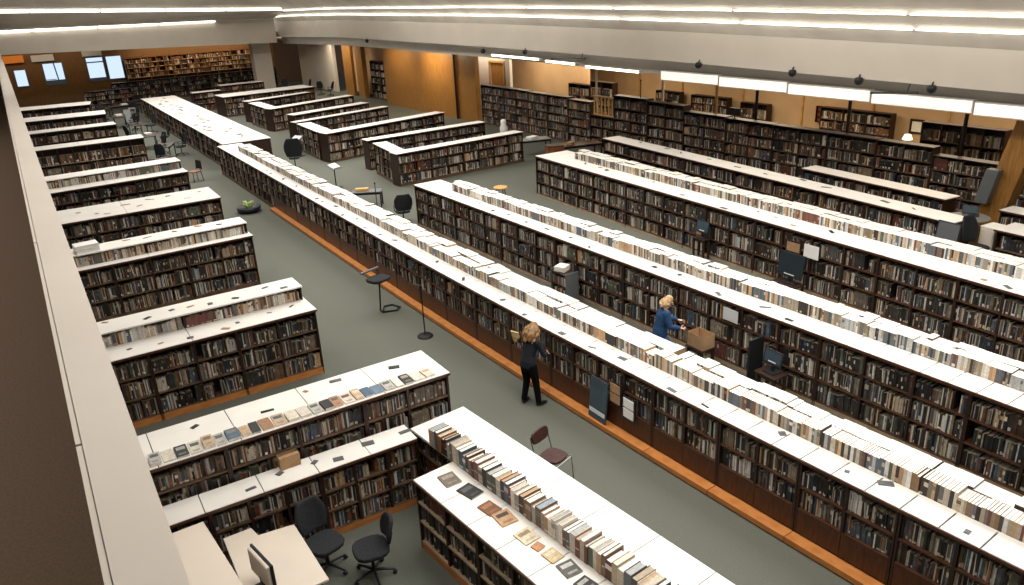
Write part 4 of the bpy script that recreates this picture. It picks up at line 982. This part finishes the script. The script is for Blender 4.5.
b = MB(); b.obox((21.72, 10.36, 1.5), (0.27, 0, 0), (0.0, 0.34, 0), (0.05, -0.16, 0.95)); rb = b.build('post_box', 'grey_plastic', bevel=0.02); tag(rb, 'grey box fixed to the front of the raked wooden post', 'box')
# cluttered desks in the far left aisle
for i, (x, y, a, w, lab) in enumerate([(6.3, 44.6, 70, 1.5, 'dark desk with a screen beside the seventh wall-side row'), (6.2, 49.2, 80, 1.6, 'dark desk in the aisle beside the wide rear island, second one back'), (6.4, 54.6, 95, 1.7, 'dark desk with a screen halfway down the far left aisle'), (6.0, 60.0, 85, 1.7, 'dark desk near the end of the farthest wall-side row'), (7.2, 66.6, 10, 2.2, 'dark desk before the low bookcases, left of the wide rear island')]):
    table('aisle_desk', (x, y, 0), R(a), w, 0.8, 0.76, 'dark_wood', lab, 'black_metal', 'desk')
    if i in (0, 2): screen((x, y, 0.762), R(a + 180), 0.55, 0.4, 'dark screen on the desk ' + ['beside the seventh wall-side row', '', 'halfway down the far left aisle'][i])
    else: stack('paper_pile', (x, y, 0.762), 0.3, 6, 0.4, 0.3, 'white_paper', 'pile of white papers on the dark desk ' + ['', 'beside the wide rear island', '', 'near the farthest wall-side row', 'before the low bookcases'][i], 'paper')
for i, (x, y, a, lab) in enumerate([(7.2, 45.3, 190, 'dark chair drawn up to the desk with a screen, seventh row'), (7.1, 49.6, 170, 'dark chair between the second aisle desk and the wide rear island'), (7.3, 55.4, 200, 'dark chair drawn up to the desk halfway down the aisle'), (7.0, 60.6, 160, 'dark chair drawn up to the desk by the farthest row'), (7.6, 65.2, 90, 'dark chair in front of the desk before the low bookcases'), (2.0, 69.6, 80, 'dark chair at the wooden table under the small far window'), (4.6, 67.6, 100, 'dark chair at the wooden table below the orange sign box')]):
    swivel_chair('office_chair', (x, y, 0), R(a), lab, k=1.1, group='dark chairs in the far zones')
# tables and cabinets in the far middle
rc = thing('red_cabinet', 'red-brown wooden cabinet at the end of the nearest U-shaped island', 'cabinet', (19.95, 28.1, 0), R(-20))
MB().box(-0.35, 0.35, -0.3, 0.3, 0.06, 1.0).build('body', 'red_wood', rc); MB().box(-0.38, 0.38, -0.33, 0.33, 1.001, 1.03).build('cabinet_top', 'dark_wood', rc); MB().box(-0.3, 0.3, -0.25, 0.25, 0, 0.06).build('plinth', 'dark_wood', rc)
for s in (0, 1): 
    d_ = MB().box(-0.33 + 0.335 * s, -0.005 + 0.335 * s, -0.318, -0.301, 0.1, 0.96).build('door', 'red_wood', rc); MB().box(-0.03 + 0.05 * s, -0.02 + 0.05 * s, -0.33, -0.319, 0.5, 0.6).build('handle', 'steel', d_)
table('reading_table', (21.7, 28.6, 0), R(-15), 2.0, 0.9, 0.78, 'panel_wood', 'dark reading table before the low bookcase with the golden frame')
table('reading_table', (20.9, 31.2, 0), R(-15), 1.6, 0.8, 0.78, 'grey_panel', 'grey reading table before the tall bookcases')
stack('paper_pile', (20.9, 31.3, 0.782), 0.2, 5, 0.5, 0.36, 'white_paper', 'pile of white papers on the grey reading table', 'paper')
stack('book_pile', (21.3, 28.7, 0.782), 0.3, 6, 0.34, 0.26, 'cardboard', 'pile of brown folders on the dark reading table', 'folders')
va = MB().lathe([(0.10, 0), (0.17, 0.05), (0.2, 0.3), (0.12, 0.5), (0.15, 0.6), (0.11, 0.72), (0.02, 0.74)], seg=20).build('white_vase', 'white_paper', loc=(20.6, 33.4, 0.782), smooth=True); tag(va, 'white rounded vase on the far small table by the tall bookcases', 'vase')
table('side_table', (20.6, 33.4, 0), 0, 0.7, 0.6, 0.78, 'red_wood', 'small red-brown table carrying the white vase', 'dark_wood')
for i, (x, y, w, lab) in enumerate([(1.6, 71.5, 2.4, 'wooden table under the small far window'), (3.9, 69.2, 2.0, 'wooden table below the orange sign box and tilted window'), (9.3, 69.5, 2.2, 'wooden table in front of the dark low bookcases')]):
    table('study_table', (x, y, 0), R(5), w, 0.9, 0.76, 'gold_wood' if i < 2 else 'panel_wood', lab, 'dark_wood')
# small wall pieces in the right-hand room
wr = thing('wall_rack', 'small red-brown rack on the tan wall between two posts', 'rack', (31.9, 23.45, 1.05), R(-90))
MB().box(0, 0.95, 0, 0.02, 0, 0.75).build('back_board', 'red_wood', wr)
for z in (0, 0.25, 0.5, 0.73): MB().box(0, 0.95, -0.12, -0.001, z, z + 0.02).build('shelf', 'dark_wood', wr)
for x in (0, 0.46, 0.93): MB().box(x, x + 0.02, -0.12, -0.001, 0.021, 0.729).build('divider', 'dark_wood', wr)
pf = thing('picture_frame', 'dark framed picture on the tan wall above a lit table lamp', 'picture', (31.92, 18.85, 1.05), R(-90))
MB().box(0, 0.62, 0, 0.03, 0, 0.62).build('frame', 'dark_wood', pf); MB().box(0.1, 0.52, -0.004, -0.0005, 0.1, 0.52).build('picture', 'paper', pf)
table('lamp_table', (31.3, 18.5, 0), 0, 0.8, 0.6, 0.7, 'dark_wood', 'dark table with a lit lamp against the tan wall', 'dark_wood')
la = thing('table_lamp', 'small lit lamp on the dark table against the tan wall', 'lamp', (31.3, 18.5, 0.702))
MB().lathe([(0.1, 0), (0.1, 0.02), (0.02, 0.04), (0.02, 0.25)], seg=14).build('base', 'black_metal', la); MB().lathe([(0.2, 0.22), (0.12, 0.42)], seg=18).build('lamp_shade', 'warm_light', la)
tvb = MB().box(-0.28, 0.28, -0.04, 0.04, 0, 0.3).box(-0.1, 0.1, -0.08, 0.08, -0.1, -0.08).box(-0.02, 0.02, -0.02, 0.02, -0.08, 0).build('display_screen', 'black_plastic', loc=(24.2, 21.6, 2.46), rz=R(-90), bevel=0.01); tag(tvb, 'small black screen standing on top of the tall bookcases', 'screen')
# poles rising behind the tall shelves
for i, (y, zt, m, lab) in enumerate([(30.95, 4.2, 'cap_white', 'pale slim pole behind the golden frame'), (26.2, 4.2, 'cap_white', 'pale slim pole behind the tall bookcases, next after the golden frame'), (20.9, 4.2, 'black_metal', 'black slim pole behind the tall bookcases by the small black screen'), (23.0, 4.2, 'gold_wood', 'tan slim pole behind the tall bookcases'), (16.8, 4.2, 'black_metal', 'black slim pole behind the tall bookcases right of the small rack'), (12.75, 4.2, 'black_metal', 'black slim pole near the raked post')]):
    p = thing('support_pole', lab, 'pole', (24.62, y, 0)); MB().tube([(0, 0, 0.02), (0, 0, zt)], 0.06, 10).build('shaft', m, p); MB().lathe([(0.12, 0), (0.12, 0.02)], seg=12).build('base', m, p)

# ================================================================== LIGHTS AND CEILING FITTINGS
def tube_fixture(p, q, lab, group, r=0.045):
    c = thing('ceiling_light', lab, 'light', p, 0, group)
    v = Vector(q) - Vector(p)
    MB().tube([(0, 0, 0), tuple(v)], r, 8).build('tube', 'tube_light', c)
    n = v.normalized() * 0.03
    b = MB().tube([tuple(-n), (0, 0, 0)], r * 1.2, 8); b.tube([tuple(v), tuple(v + n)], r * 1.2, 8); b.build('end_cap', 'cap_white', c)
def kz(y, off):
    for k in range(len(KY) - 1):
        if KY[k] <= y <= KY[k + 1]:
            u = (y - KY[k]) / (KY[k + 1] - KY[k]); return off + (ZT[k] + (ZT[k + 1] - ZT[k]) * u) - 5.85
    return off
ys = [6.5 + 6.0 * k for k in range(12)]
for k in range(11):
    y0, y1 = ys[k], ys[k + 1] - 0.1
    tube_fixture((20.68, y0, kz(y0, 6.26)), (20.68, y1, kz(y1, 6.26)), 'long white tube light in the lower right-hand cove, %s from the near end' % ordw(k + 1), 'tube lights in the lower right-hand cove', 0.02)
    tube_fixture((20.32, y0, kz(y0, 6.67)), (20.32, y1, kz(y1, 6.67)), 'long white tube light in the upper right-hand cove, %s from the near end' % ordw(k + 1), 'tube lights in the upper right-hand cove', 0.02)
for k in range(6):
    x0, x1 = -6.2 + 4.4 * k, -6.2 + 4.4 * k + 4.3
    if k < 5: tube_fixture((x0, 69.9, bz(x0, 6.48, 6.26)), (x1, 69.9, bz(x1, 6.48, 6.26)), 'white tube light along the lower far cove, %s from the left' % ordw(k + 1), 'tube lights in the lower far cove', 0.085)
    tube_fixture((x0, 65.85, bz(x0, 7.82, 6.93)), (x1, 65.85, bz(x1, 7.82, 6.93)), 'white tube light along the upper far cove, %s from the left' % ordw(k + 1), 'tube lights in the upper far cove', 0.07)
# white valance of the right-hand zone and free tube fixtures before it
for k in range(6):
    y0 = 5.0 + 3.0 * k
    z0 = 3.90 + 0.012 * (y0 - 10)
    v = thing('glow_valance', 'white valance box with added glow above the tall bookcases, %s from the near end' % ordw(k + 1), 'light', (21.45, y0, z0), 0, 'white valance boxes above the tall bookcases')
    MB().box(0, 0.2, 0, 2.97, 0, 0.36).build('housing', 'ceiling_white', v, bevel=0.01)
    MB().box(-0.012, -0.001, 0.03, 2.94, 0.03, 0.33).build('diffuser', 'valance_glow', v)
for k, (y0, y1, z) in enumerate([(24.0, 27.6, 4.22), (28.2, 30.6, 4.32), (31.0, 35.4, 4.40)]):
    f = thing('ceiling_light', 'slanted white tube fitting above the far tall bookcases, %s from the right' % ordw(k + 1), 'light', (21.3, y0, z), 0, 'slanted tube fittings above the tall bookcases')
    MB().obox((0, 0, 0), (0.16, 0, 0), (0.0, y1 - y0, 0.03), (0, 0, 0.10)).build('housing', 'cap_white', f)
    MB().obox((-0.025, 0.1, 0.01), (0.024, 0, 0), (0, y1 - y0 - 0.2, 0.03), (0, 0, 0.09)).build('tube', 'tube_light', f)
for k, (y, z) in enumerate([(50.8, 4.82), (35.6, 4.71), (31.7, 4.80), (20.5, 4.75), (16.45, 4.71), (14.1, 4.62), (11.9, 4.55)]):
    s = thing('ceiling_spotlight', 'small black spotlight on the fascia, %s from the far end' % ordw(k + 1), 'spotlight', (20.95, y, z), 0, 'black spotlights along the fascia')
    MB().lathe([(0.03, 0.10), (0.11, 0.08), (0.13, 0.0), (0.10, -0.09), (0.02, -0.13)], seg=14).build('dome', 'black_plastic', s, smooth=True)
    MB().tube([(0, 0, 0.1), (0.03, 0, 0.16), (0.045, 0, 0.17)], 0.02).build('bracket', 'black_metal', s)
for k, (y0, y1, z) in enumerate([(27.0, 29.6, 4.70), (12.25, 13.7, 4.42)]):
    t = MB().tube([(20.9, y0, z), (20.98, y1, z - 0.12)], 0.03).tube([(20.9, y0 + .3, z), (21.0, y0 + .3, z + .2)], 0.015).build('hanging_track_rail', 'black_metal'); tag(t, ['black track bar under the fascia towards the far end', 'black track bar under the fascia near the raked post'][k], 'track')
for k, x in enumerate((11.6, 14.6, 18.2)):
    d = thing('ceiling_light', 'warm lit panel over the upper bookcases, %s from the left' % ordw(k + 1), 'light', (x, 78.4, 4.88), 0, 'warm panels over the far wall')
    MB().box(-0.8, 0.8, -0.3, 0.3, 0, 0.06).build('housing', 'cap_white', d); MB().box(-0.75, 0.75, -0.25, 0.25, -0.012, -0.001).build('diffuser', 'warm_light', d)
for k, (x, y, z) in enumerate([(26.5, 30.0, 4.2), (27.0, 24.0, 4.2), (27.0, 18.5, 4.2), (26.5, 13.5, 4.2)]):
    d = thing('ceiling_light', 'warm ceiling panel in the right-hand room, %s from the far end' % ordw(k + 1), 'light', (x, y, z - 0.02), 0, 'warm panels in the right-hand room')
    MB().box(-0.3, 0.3, -0.8, 0.8, 0.0, 0.06).build('housing', 'cap_white', d); MB().box(-0.25, 0.25, -0.75, 0.75, -0.012, -0.001).build('diffuser', 'tube_light', d)

def area(name, loc, sx, sy, power, color=(1, 0.96, 0.90), rot=(0, 0, 0), spread=180):
    l = bpy.data.lights.new(name, 'AREA'); l.shape = 'RECTANGLE'; l.size = sx; l.size_y = sy; l.spread = R(spread); l.energy = power; l.color = color
    o = bpy.data.objects.new(name, l); COL.objects.link(o); o.location = loc; o.rotation_euler = rot
    return o
for k, (x, y) in enumerate([(6.5, 7), (12.5, 7), (6.5, 21), (12.5, 21), (6.5, 36), (12.5, 36), (6.5, 51), (12.5, 51)]):
    area('hall_and_fill_light', (x, y, 8.5), 4.0, 11, 590 if x > 7 else 540, spread=128)
area('hall_and_fill_light', (15.8, 12, 8.5), 1.5, 18, 830)  # fill lamp without a fitting, added to brighten the right fascia
area('hall_and_fill_light', (15.8, 36, 8.5), 1.5, 20, 830)  # second added fill, for the farther stretch of the fascia
area('hall_and_fill_light', (8, 60.5, 8.45), 14, 1.0, 900)
for y in (7, 21, 36): area('hall_and_fill_light', (1.6, y, 8.5), 1.2, 12, 230, spread=150)  # fill lamps added to brighten the parapet cap
area('balcony_fill', (-3.2, 10, 8.5), 2.0, 18, 380)  # added lamp without a fitting, brightens the brown balcony floor
area('room_and_fill_light', (24.95, 43.0, 4.15), 0.8, 4, 70, (1, 0.9, 0.75)); area('room_and_fill_light', (26.4, 39.5, 4.15), 1.5, 4, 150, (1, 0.84, 0.6))  # fill lamps added to lift the dark door wall and tan partition
for y in (14, 24, 34): area('room_and_fill_light', (27.5, y, 4.1), 3, 6, 330, (1, 0.80, 0.55))
area('wall_light', (22.6, 46.5, 4.1), 0.4, 3.0, 150, (1, 0.82, 0.52), (0, R(-25), 0)); area('wall_light', (22.6, 52, 4.1), 0.4, 4.0, 80, (1, 0.82, 0.52), (0, R(-25), 0))
area('room_and_fill_light', (22.8, 64, 4.1), 2, 6, 220, (1, 0.85, 0.65))
area('wall_light', (15.5, 78.3, 4.8), 11, 0.5, 260, (1, 0.78, 0.5), (R(20), 0, 0))
area('wall_light', (3, 78.3, 4.8), 8, 0.5, 70, (1, 0.78, 0.5), (R(20), 0, 0))
area('wall_light', (22.5, 12.5, 4.15), 0.5, 8, 60, (1, 0.85, 0.65))

# ================================================================== PEOPLE
def loft(m, pts, rad, seg=14):
    """limb with rounded ends"""
    P = [Vector(p) for p in pts]; Rr = [r if isinstance(r, tuple) else (r, r) for r in rad]
    d0 = (P[0] - P[1]).normalized(); d1 = (P[-1] - P[-2]).normalized()
    p = []; r = []
    for k, f in ((0.85, 0.45), (0.5, 0.84)): p.append(P[0] + d0 * min(Rr[0]) * k * 0.9); r.append((Rr[0][0] * f, Rr[0][1] * f))
    p += P; r += Rr
    for k, f in ((0.5, 0.84), (0.85, 0.45)): p.append(P[-1] + d1 * min(Rr[-1]) * k * 0.9); r.append((Rr[-1][0] * f, Rr[-1][1] * f))
    m.tube(p, r, seg)
def remesh(o, vox, sub=0):
    r = o.modifiers.new('fuse', 'REMESH'); r.mode = 'VOXEL'; r.voxel_size = vox; r.use_smooth_shade = True
    s = o.modifiers.new('smooth', 'SMOOTH'); s.factor = 0.5; s.iterations = 4
def person(label, loc, rz, J, top_m, leg_m, hair_m, hair_len, bulk=1.0, vol=1.0):
    root = thing('person', label, 'person', loc, rz)
    pe, wa, ch, nk, hd = [Vector(J[k]) for k in ('pelvis', 'waist', 'chest', 'neck', 'head')]
    fw = Vector(J.get('face', (1, 0, -0.1))).normalized(); upv = (hd - nk).normalized()
    side = upv.cross(fw).normalized(); upv = fw.cross(side).normalized()
    b = MB()
    loft(b, [pe + Vector((0, 0, -0.04)), pe + Vector((0, 0, 0.05)), wa, ch, ch * 0.45 + nk * 0.55, nk], [(0.155, 0.10), (0.15, 0.10), (0.12, 0.085), (0.15, 0.10), (0.14, 0.08), (0.055, 0.055)])
    loft(b, [nk - Vector((0, 0, 0.02)), nk * 0.5 + hd * 0.5, hd], [0.052, 0.05, 0.05])
    # head: skull, jaw, nose, ears
    def hp(f, s, u): return hd + fw * f + side * s + upv * u
    loft(b, [hp(-0.012, 0, -0.045), hp(0.0, 0, 0.02), hp(-0.005, 0, 0.065)], [(0.064, 0.075), (0.074, 0.092), (0.062, 0.078)])
    loft(b, [hp(0.03, 0, -0.03), hp(0.055, 0, -0.085)], [(0.052, 0.045), (0.032, 0.026)])
    loft(b, [hp(0.085, 0, 0.015), hp(0.108, 0, -0.022)], [0.010, 0.015], 8)
    for s in (-1, 1): loft(b, [hp(-0.008, 0.075 * s, 0.012), hp(-0.012, 0.08 * s, -0.025)], [0.014, 0.011], 8)
    for s, k in ((1, 'L'), (-1, 'R')):
        hip, kn, an = [Vector(J[q + k]) for q in ('hip', 'knee', 'ankle')]
        loft(b, [hip, hip * 0.5 + kn * 0.5, kn, kn * 0.6 + an * 0.4, an], [0.083, 0.074, 0.053, 0.052, 0.036])
        f = Vector(J.get('toe' + k, (1, 0, 0))).normalized()
        loft(b, [an + Vector((0, 0, -0.035)), an + f * 0.09 + Vector((0, 0, -0.05)), an + f * 0.15 + Vector((0, 0, -0.055))], [0.035, 0.036, 0.026])
        sh, el, wr = [Vector(J[q + k]) for q in ('sh', 'el', 'wr')]
        loft(b, [sh, sh * 0.5 + el * 0.5, el, el * 0.6 + wr * 0.4, wr], [0.05, 0.044, 0.036, 0.034, 0.024])
        # hand: palm, four unequal curled fingers, thumb from the side
        d = (wr - el).normalized(); pn = Vector(J.get('palm' + k, (0, 0, -1))); acr = d.cross(pn).normalized(); pn = acr.cross(d).normalized()
        loft(b, [wr, wr + d * 0.045, wr + d * 0.085], [(0.024, 0.016), (0.036, 0.014), (0.038, 0.013)], 10)
        for i, L in enumerate((0.068, 0.078, 0.072, 0.055)):
            r0 = wr + d * 0.09 + acr * (0.03 - 0.02 * i)
            loft(b, [r0, r0 + d * L * 0.5 + pn * 0.008, r0 + d * L * 0.8 + pn * 0.03, r0 + d * L * 0.9 + pn * 0.045], [0.0085, 0.008, 0.0075, 0.0065], 7)
        r0 = wr + d * 0.03 + acr * 0.03
        loft(b, [r0, r0 + acr * 0.03 + d * 0.025 + pn * 0.012, r0 + acr * 0.035 + d * 0.06 + pn * 0.025], [0.011, 0.0095, 0.008], 7)
    body = b.build('body', 'skin', root); remesh(body, 0.0065)
    fe = MB()
    for s in (-1, 1): fe.lathe([(0.001, -0.008), (0.009, -0.004), (0.010, 0.0), (0.009, 0.004), (0.001, 0.008)], seg=8)
    n = len(fe.v) // 2
    for i, s in enumerate((-1, 1)):
        c = hp(0.083, 0.031 * s, 0.012)
        for q in range(n): fe.v[i * n + q] = tuple(Vector(fe.v[i * n + q]) + c)
    fe.build('eyes', 'eye_dark', root, smooth=True)
    m_ = MB(); loft(m_, [hp(0.088, -0.022, -0.058), hp(0.094, 0, -0.056), hp(0.088, 0.022, -0.058)], [0.006, 0.008, 0.006], 8); m_.build('mouth', 'lip', root, smooth=True)
    # clothes
    t = MB()
    loft(t, [pe + Vector((0, 0, -0.07)), pe + Vector((0, 0, 0.04)), wa, ch, ch * 0.45 + nk * 0.55, nk + Vector((-0.005, 0, -0.035))], [(a * bulk, b_ * bulk) for a, b_ in ((0.182, 0.128), (0.176, 0.124), (0.148, 0.112), (0.178, 0.126), (0.162, 0.102))] + [(0.078, 0.075)])
    for k in 'LR':
        sh, el, wr = [Vector(J[q + k]) for q in ('sh', 'el', 'wr')]
        loft(t, [sh, sh * 0.5 + el * 0.5, el, el * 0.5 + wr * 0.5, el * 0.12 + wr * 0.88], [r * bulk for r in (0.068, 0.060, 0.053, 0.047, 0.040)])
    o = t.build('jacket', top_m, root); remesh(o, 0.011)
    t = MB()
    loft(t, [pe + Vector((0, 0, -0.10)), pe + Vector((0, 0, 0.04))], [(0.17, 0.12), (0.165, 0.115)])
    for k in 'LR':
        hip, kn, an = [Vector(J[q + k]) for q in ('hip', 'knee', 'ankle')]
        loft(t, [hip, hip * 0.5 + kn * 0.5, kn, kn * 0.55 + an * 0.45, an + Vector((0, 0, 0.015))], [0.102, 0.090, 0.070, 0.064, 0.058])
    o = t.build('trousers', leg_m, root); remesh(o, 0.011)
    for k in 'LR':
        an = Vector(J['ankle' + k]); f = Vector(J.get('toe' + k, (1, 0, 0))).normalized()
        t = MB(); loft(t, [an + Vector((0, 0, -0.03)) - f * 0.02, an + f * 0.08 + Vector((0, 0, -0.042)), an + f * 0.17 + Vector((0, 0, -0.05))], [(0.045, 0.045), (0.048, 0.038), (0.036, 0.028)])
        o = t.build('shoe', 'shoe_leather', root); remesh(o, 0.008)
    # hair: cap, locks falling behind and at the sides
    t = MB()
    loft(t, [hp(-0.028, 0, -0.04), hp(-0.018, 0, 0.035), hp(-0.015, 0, 0.075)], [(0.084, 0.085), (0.088, 0.098), (0.074, 0.086)])
    rnd = random.Random(5)
    for k in range(30):
        an = math.pi * (0.32 + 1.36 * k / 29); cx, sx = math.cos(an), math.sin(an)
        L = hair_len * (0.75 + 0.35 * rnd.random())
        p0 = hp(0.07 * cx - 0.02, 0.076 * sx, 0.05); w = 0.018 * rnd.uniform(-1, 1)
        q = [p0, hp(0.095 * cx * vol - 0.03, 0.096 * sx * vol + w, -0.03), hp(0.108 * cx * vol - 0.03, 0.112 * sx * vol - 2 * w, -0.03 - L * 0.5), hp(0.095 * cx * vol - 0.03, 0.11 * sx * vol + 2 * w, -0.03 - L)]
        loft(t, q, [0.022, 0.028, 0.026, 0.012], 8)
    o = t.build('hair', hair_m, root); remesh(o, 0.009)
    return root

J1 = dict(pelvis=(-0.02, 0, 0.92), waist=(0.0, 0.0, 1.06), chest=(0.07, 0.01, 1.27), neck=(0.12, 0.02, 1.42), head=(0.19, 0.03, 1.545), face=(0.85, 0.25, -0.55),
          hipL=(-0.02, 0.09, 0.87), kneeL=(0.02, 0.10, 0.48), ankleL=(-0.06, 0.12, 0.085), hipR=(-0.02, -0.09, 0.87), kneeR=(0.05, -0.12, 0.48), ankleR=(0.05, -0.17, 0.085), toeL=(1, 0.3, 0), toeR=(1, -0.2, 0),
          shL=(0.09, 0.185, 1.365), elL=(0.20, 0.41, 1.17), wrL=(0.34, 0.61, 1.07), shR=(0.07, -0.185, 1.365), elR=(0.14, -0.27, 1.10), wrR=(0.33, -0.17, 1.02), palmL=(0, -0.2, -1), palmR=(0, 1, -0.3))
person('person in navy top with long wavy blonde hair reaching into the central island', (7.19, 11.17, 0), R(12), J1, 'navy_cloth', 'black_cloth', 'hair_blonde', 0.25, 1.0, 1.3)
J2 = dict(pelvis=(-0.02, 0, 0.90), waist=(0.0, 0.0, 1.05), chest=(0.05, 0.0, 1.26), neck=(0.09, 0.0, 1.42), head=(0.14, 0.0, 1.545), face=(0.9, -0.35, -0.4),
          hipL=(-0.02, 0.09, 0.86), kneeL=(0.06, 0.10, 0.48), ankleL=(-0.05, 0.11, 0.085), hipR=(-0.02, -0.09, 0.86), kneeR=(0.22, -0.14, 0.50), ankleR=(0.20, -0.18, 0.085), toeL=(1, 0.1, 0), toeR=(1, -0.3, 0),
          shL=(0.06, 0.18, 1.36), elL=(0.16, 0.24, 1.09), wrL=(0.38, 0.16, 1.06), shR=(0.06, -0.18, 1.36), elR=(0.12, -0.25, 1.09), wrR=(0.34, -0.20, 1.03), palmL=(0, -1, -0.3), palmR=(0, 1, -0.3))
person('person in a blue jacket with short fair hair, standing at the middle run', (10.14, 10.68, 0), R(-30), J2, 'blue_cloth', 'denim', 'hair_fair', 0.11, 1.2, 1.1)
yb = MB().box(-0.09, 0.09, -0.012, 0.012, 0, 0.25, (0.62, 0.42, 0.16)).box(-0.075, 0.075, -0.013, -0.012, 0.12, 0.22, (0.75, 0.62, 0.38))
o = yb.build('book', 'book_cloth', color=True, loc=(7.44, 11.97, 0.98), rz=R(-60)); o.rotation_euler = (R(15), 0, R(-70)); tag(o, 'yellow-covered book held at the shelf by the person in navy', 'book')

# ================================================================== WORLD AND VIEW
w = bpy.data.worlds.new('world'); SC.world = w; w.use_nodes = True
w.node_tree.nodes['Background'].inputs['Color'].default_value = (0.72, 0.84, 1.0, 1)
w.node_tree.nodes['Background'].inputs['Strength'].default_value = 1.1
vs = SC.view_settings; vs.view_transform = 'Standard'; vs.look = 'None'; vs.gamma = 1.0; vs.exposure = 0.0; vs.use_curve_mapping = False
SC.cycles.use_denoising = True
SC.cycles.max_bounces = 6; SC.cycles.sample_clamp_indirect = 6
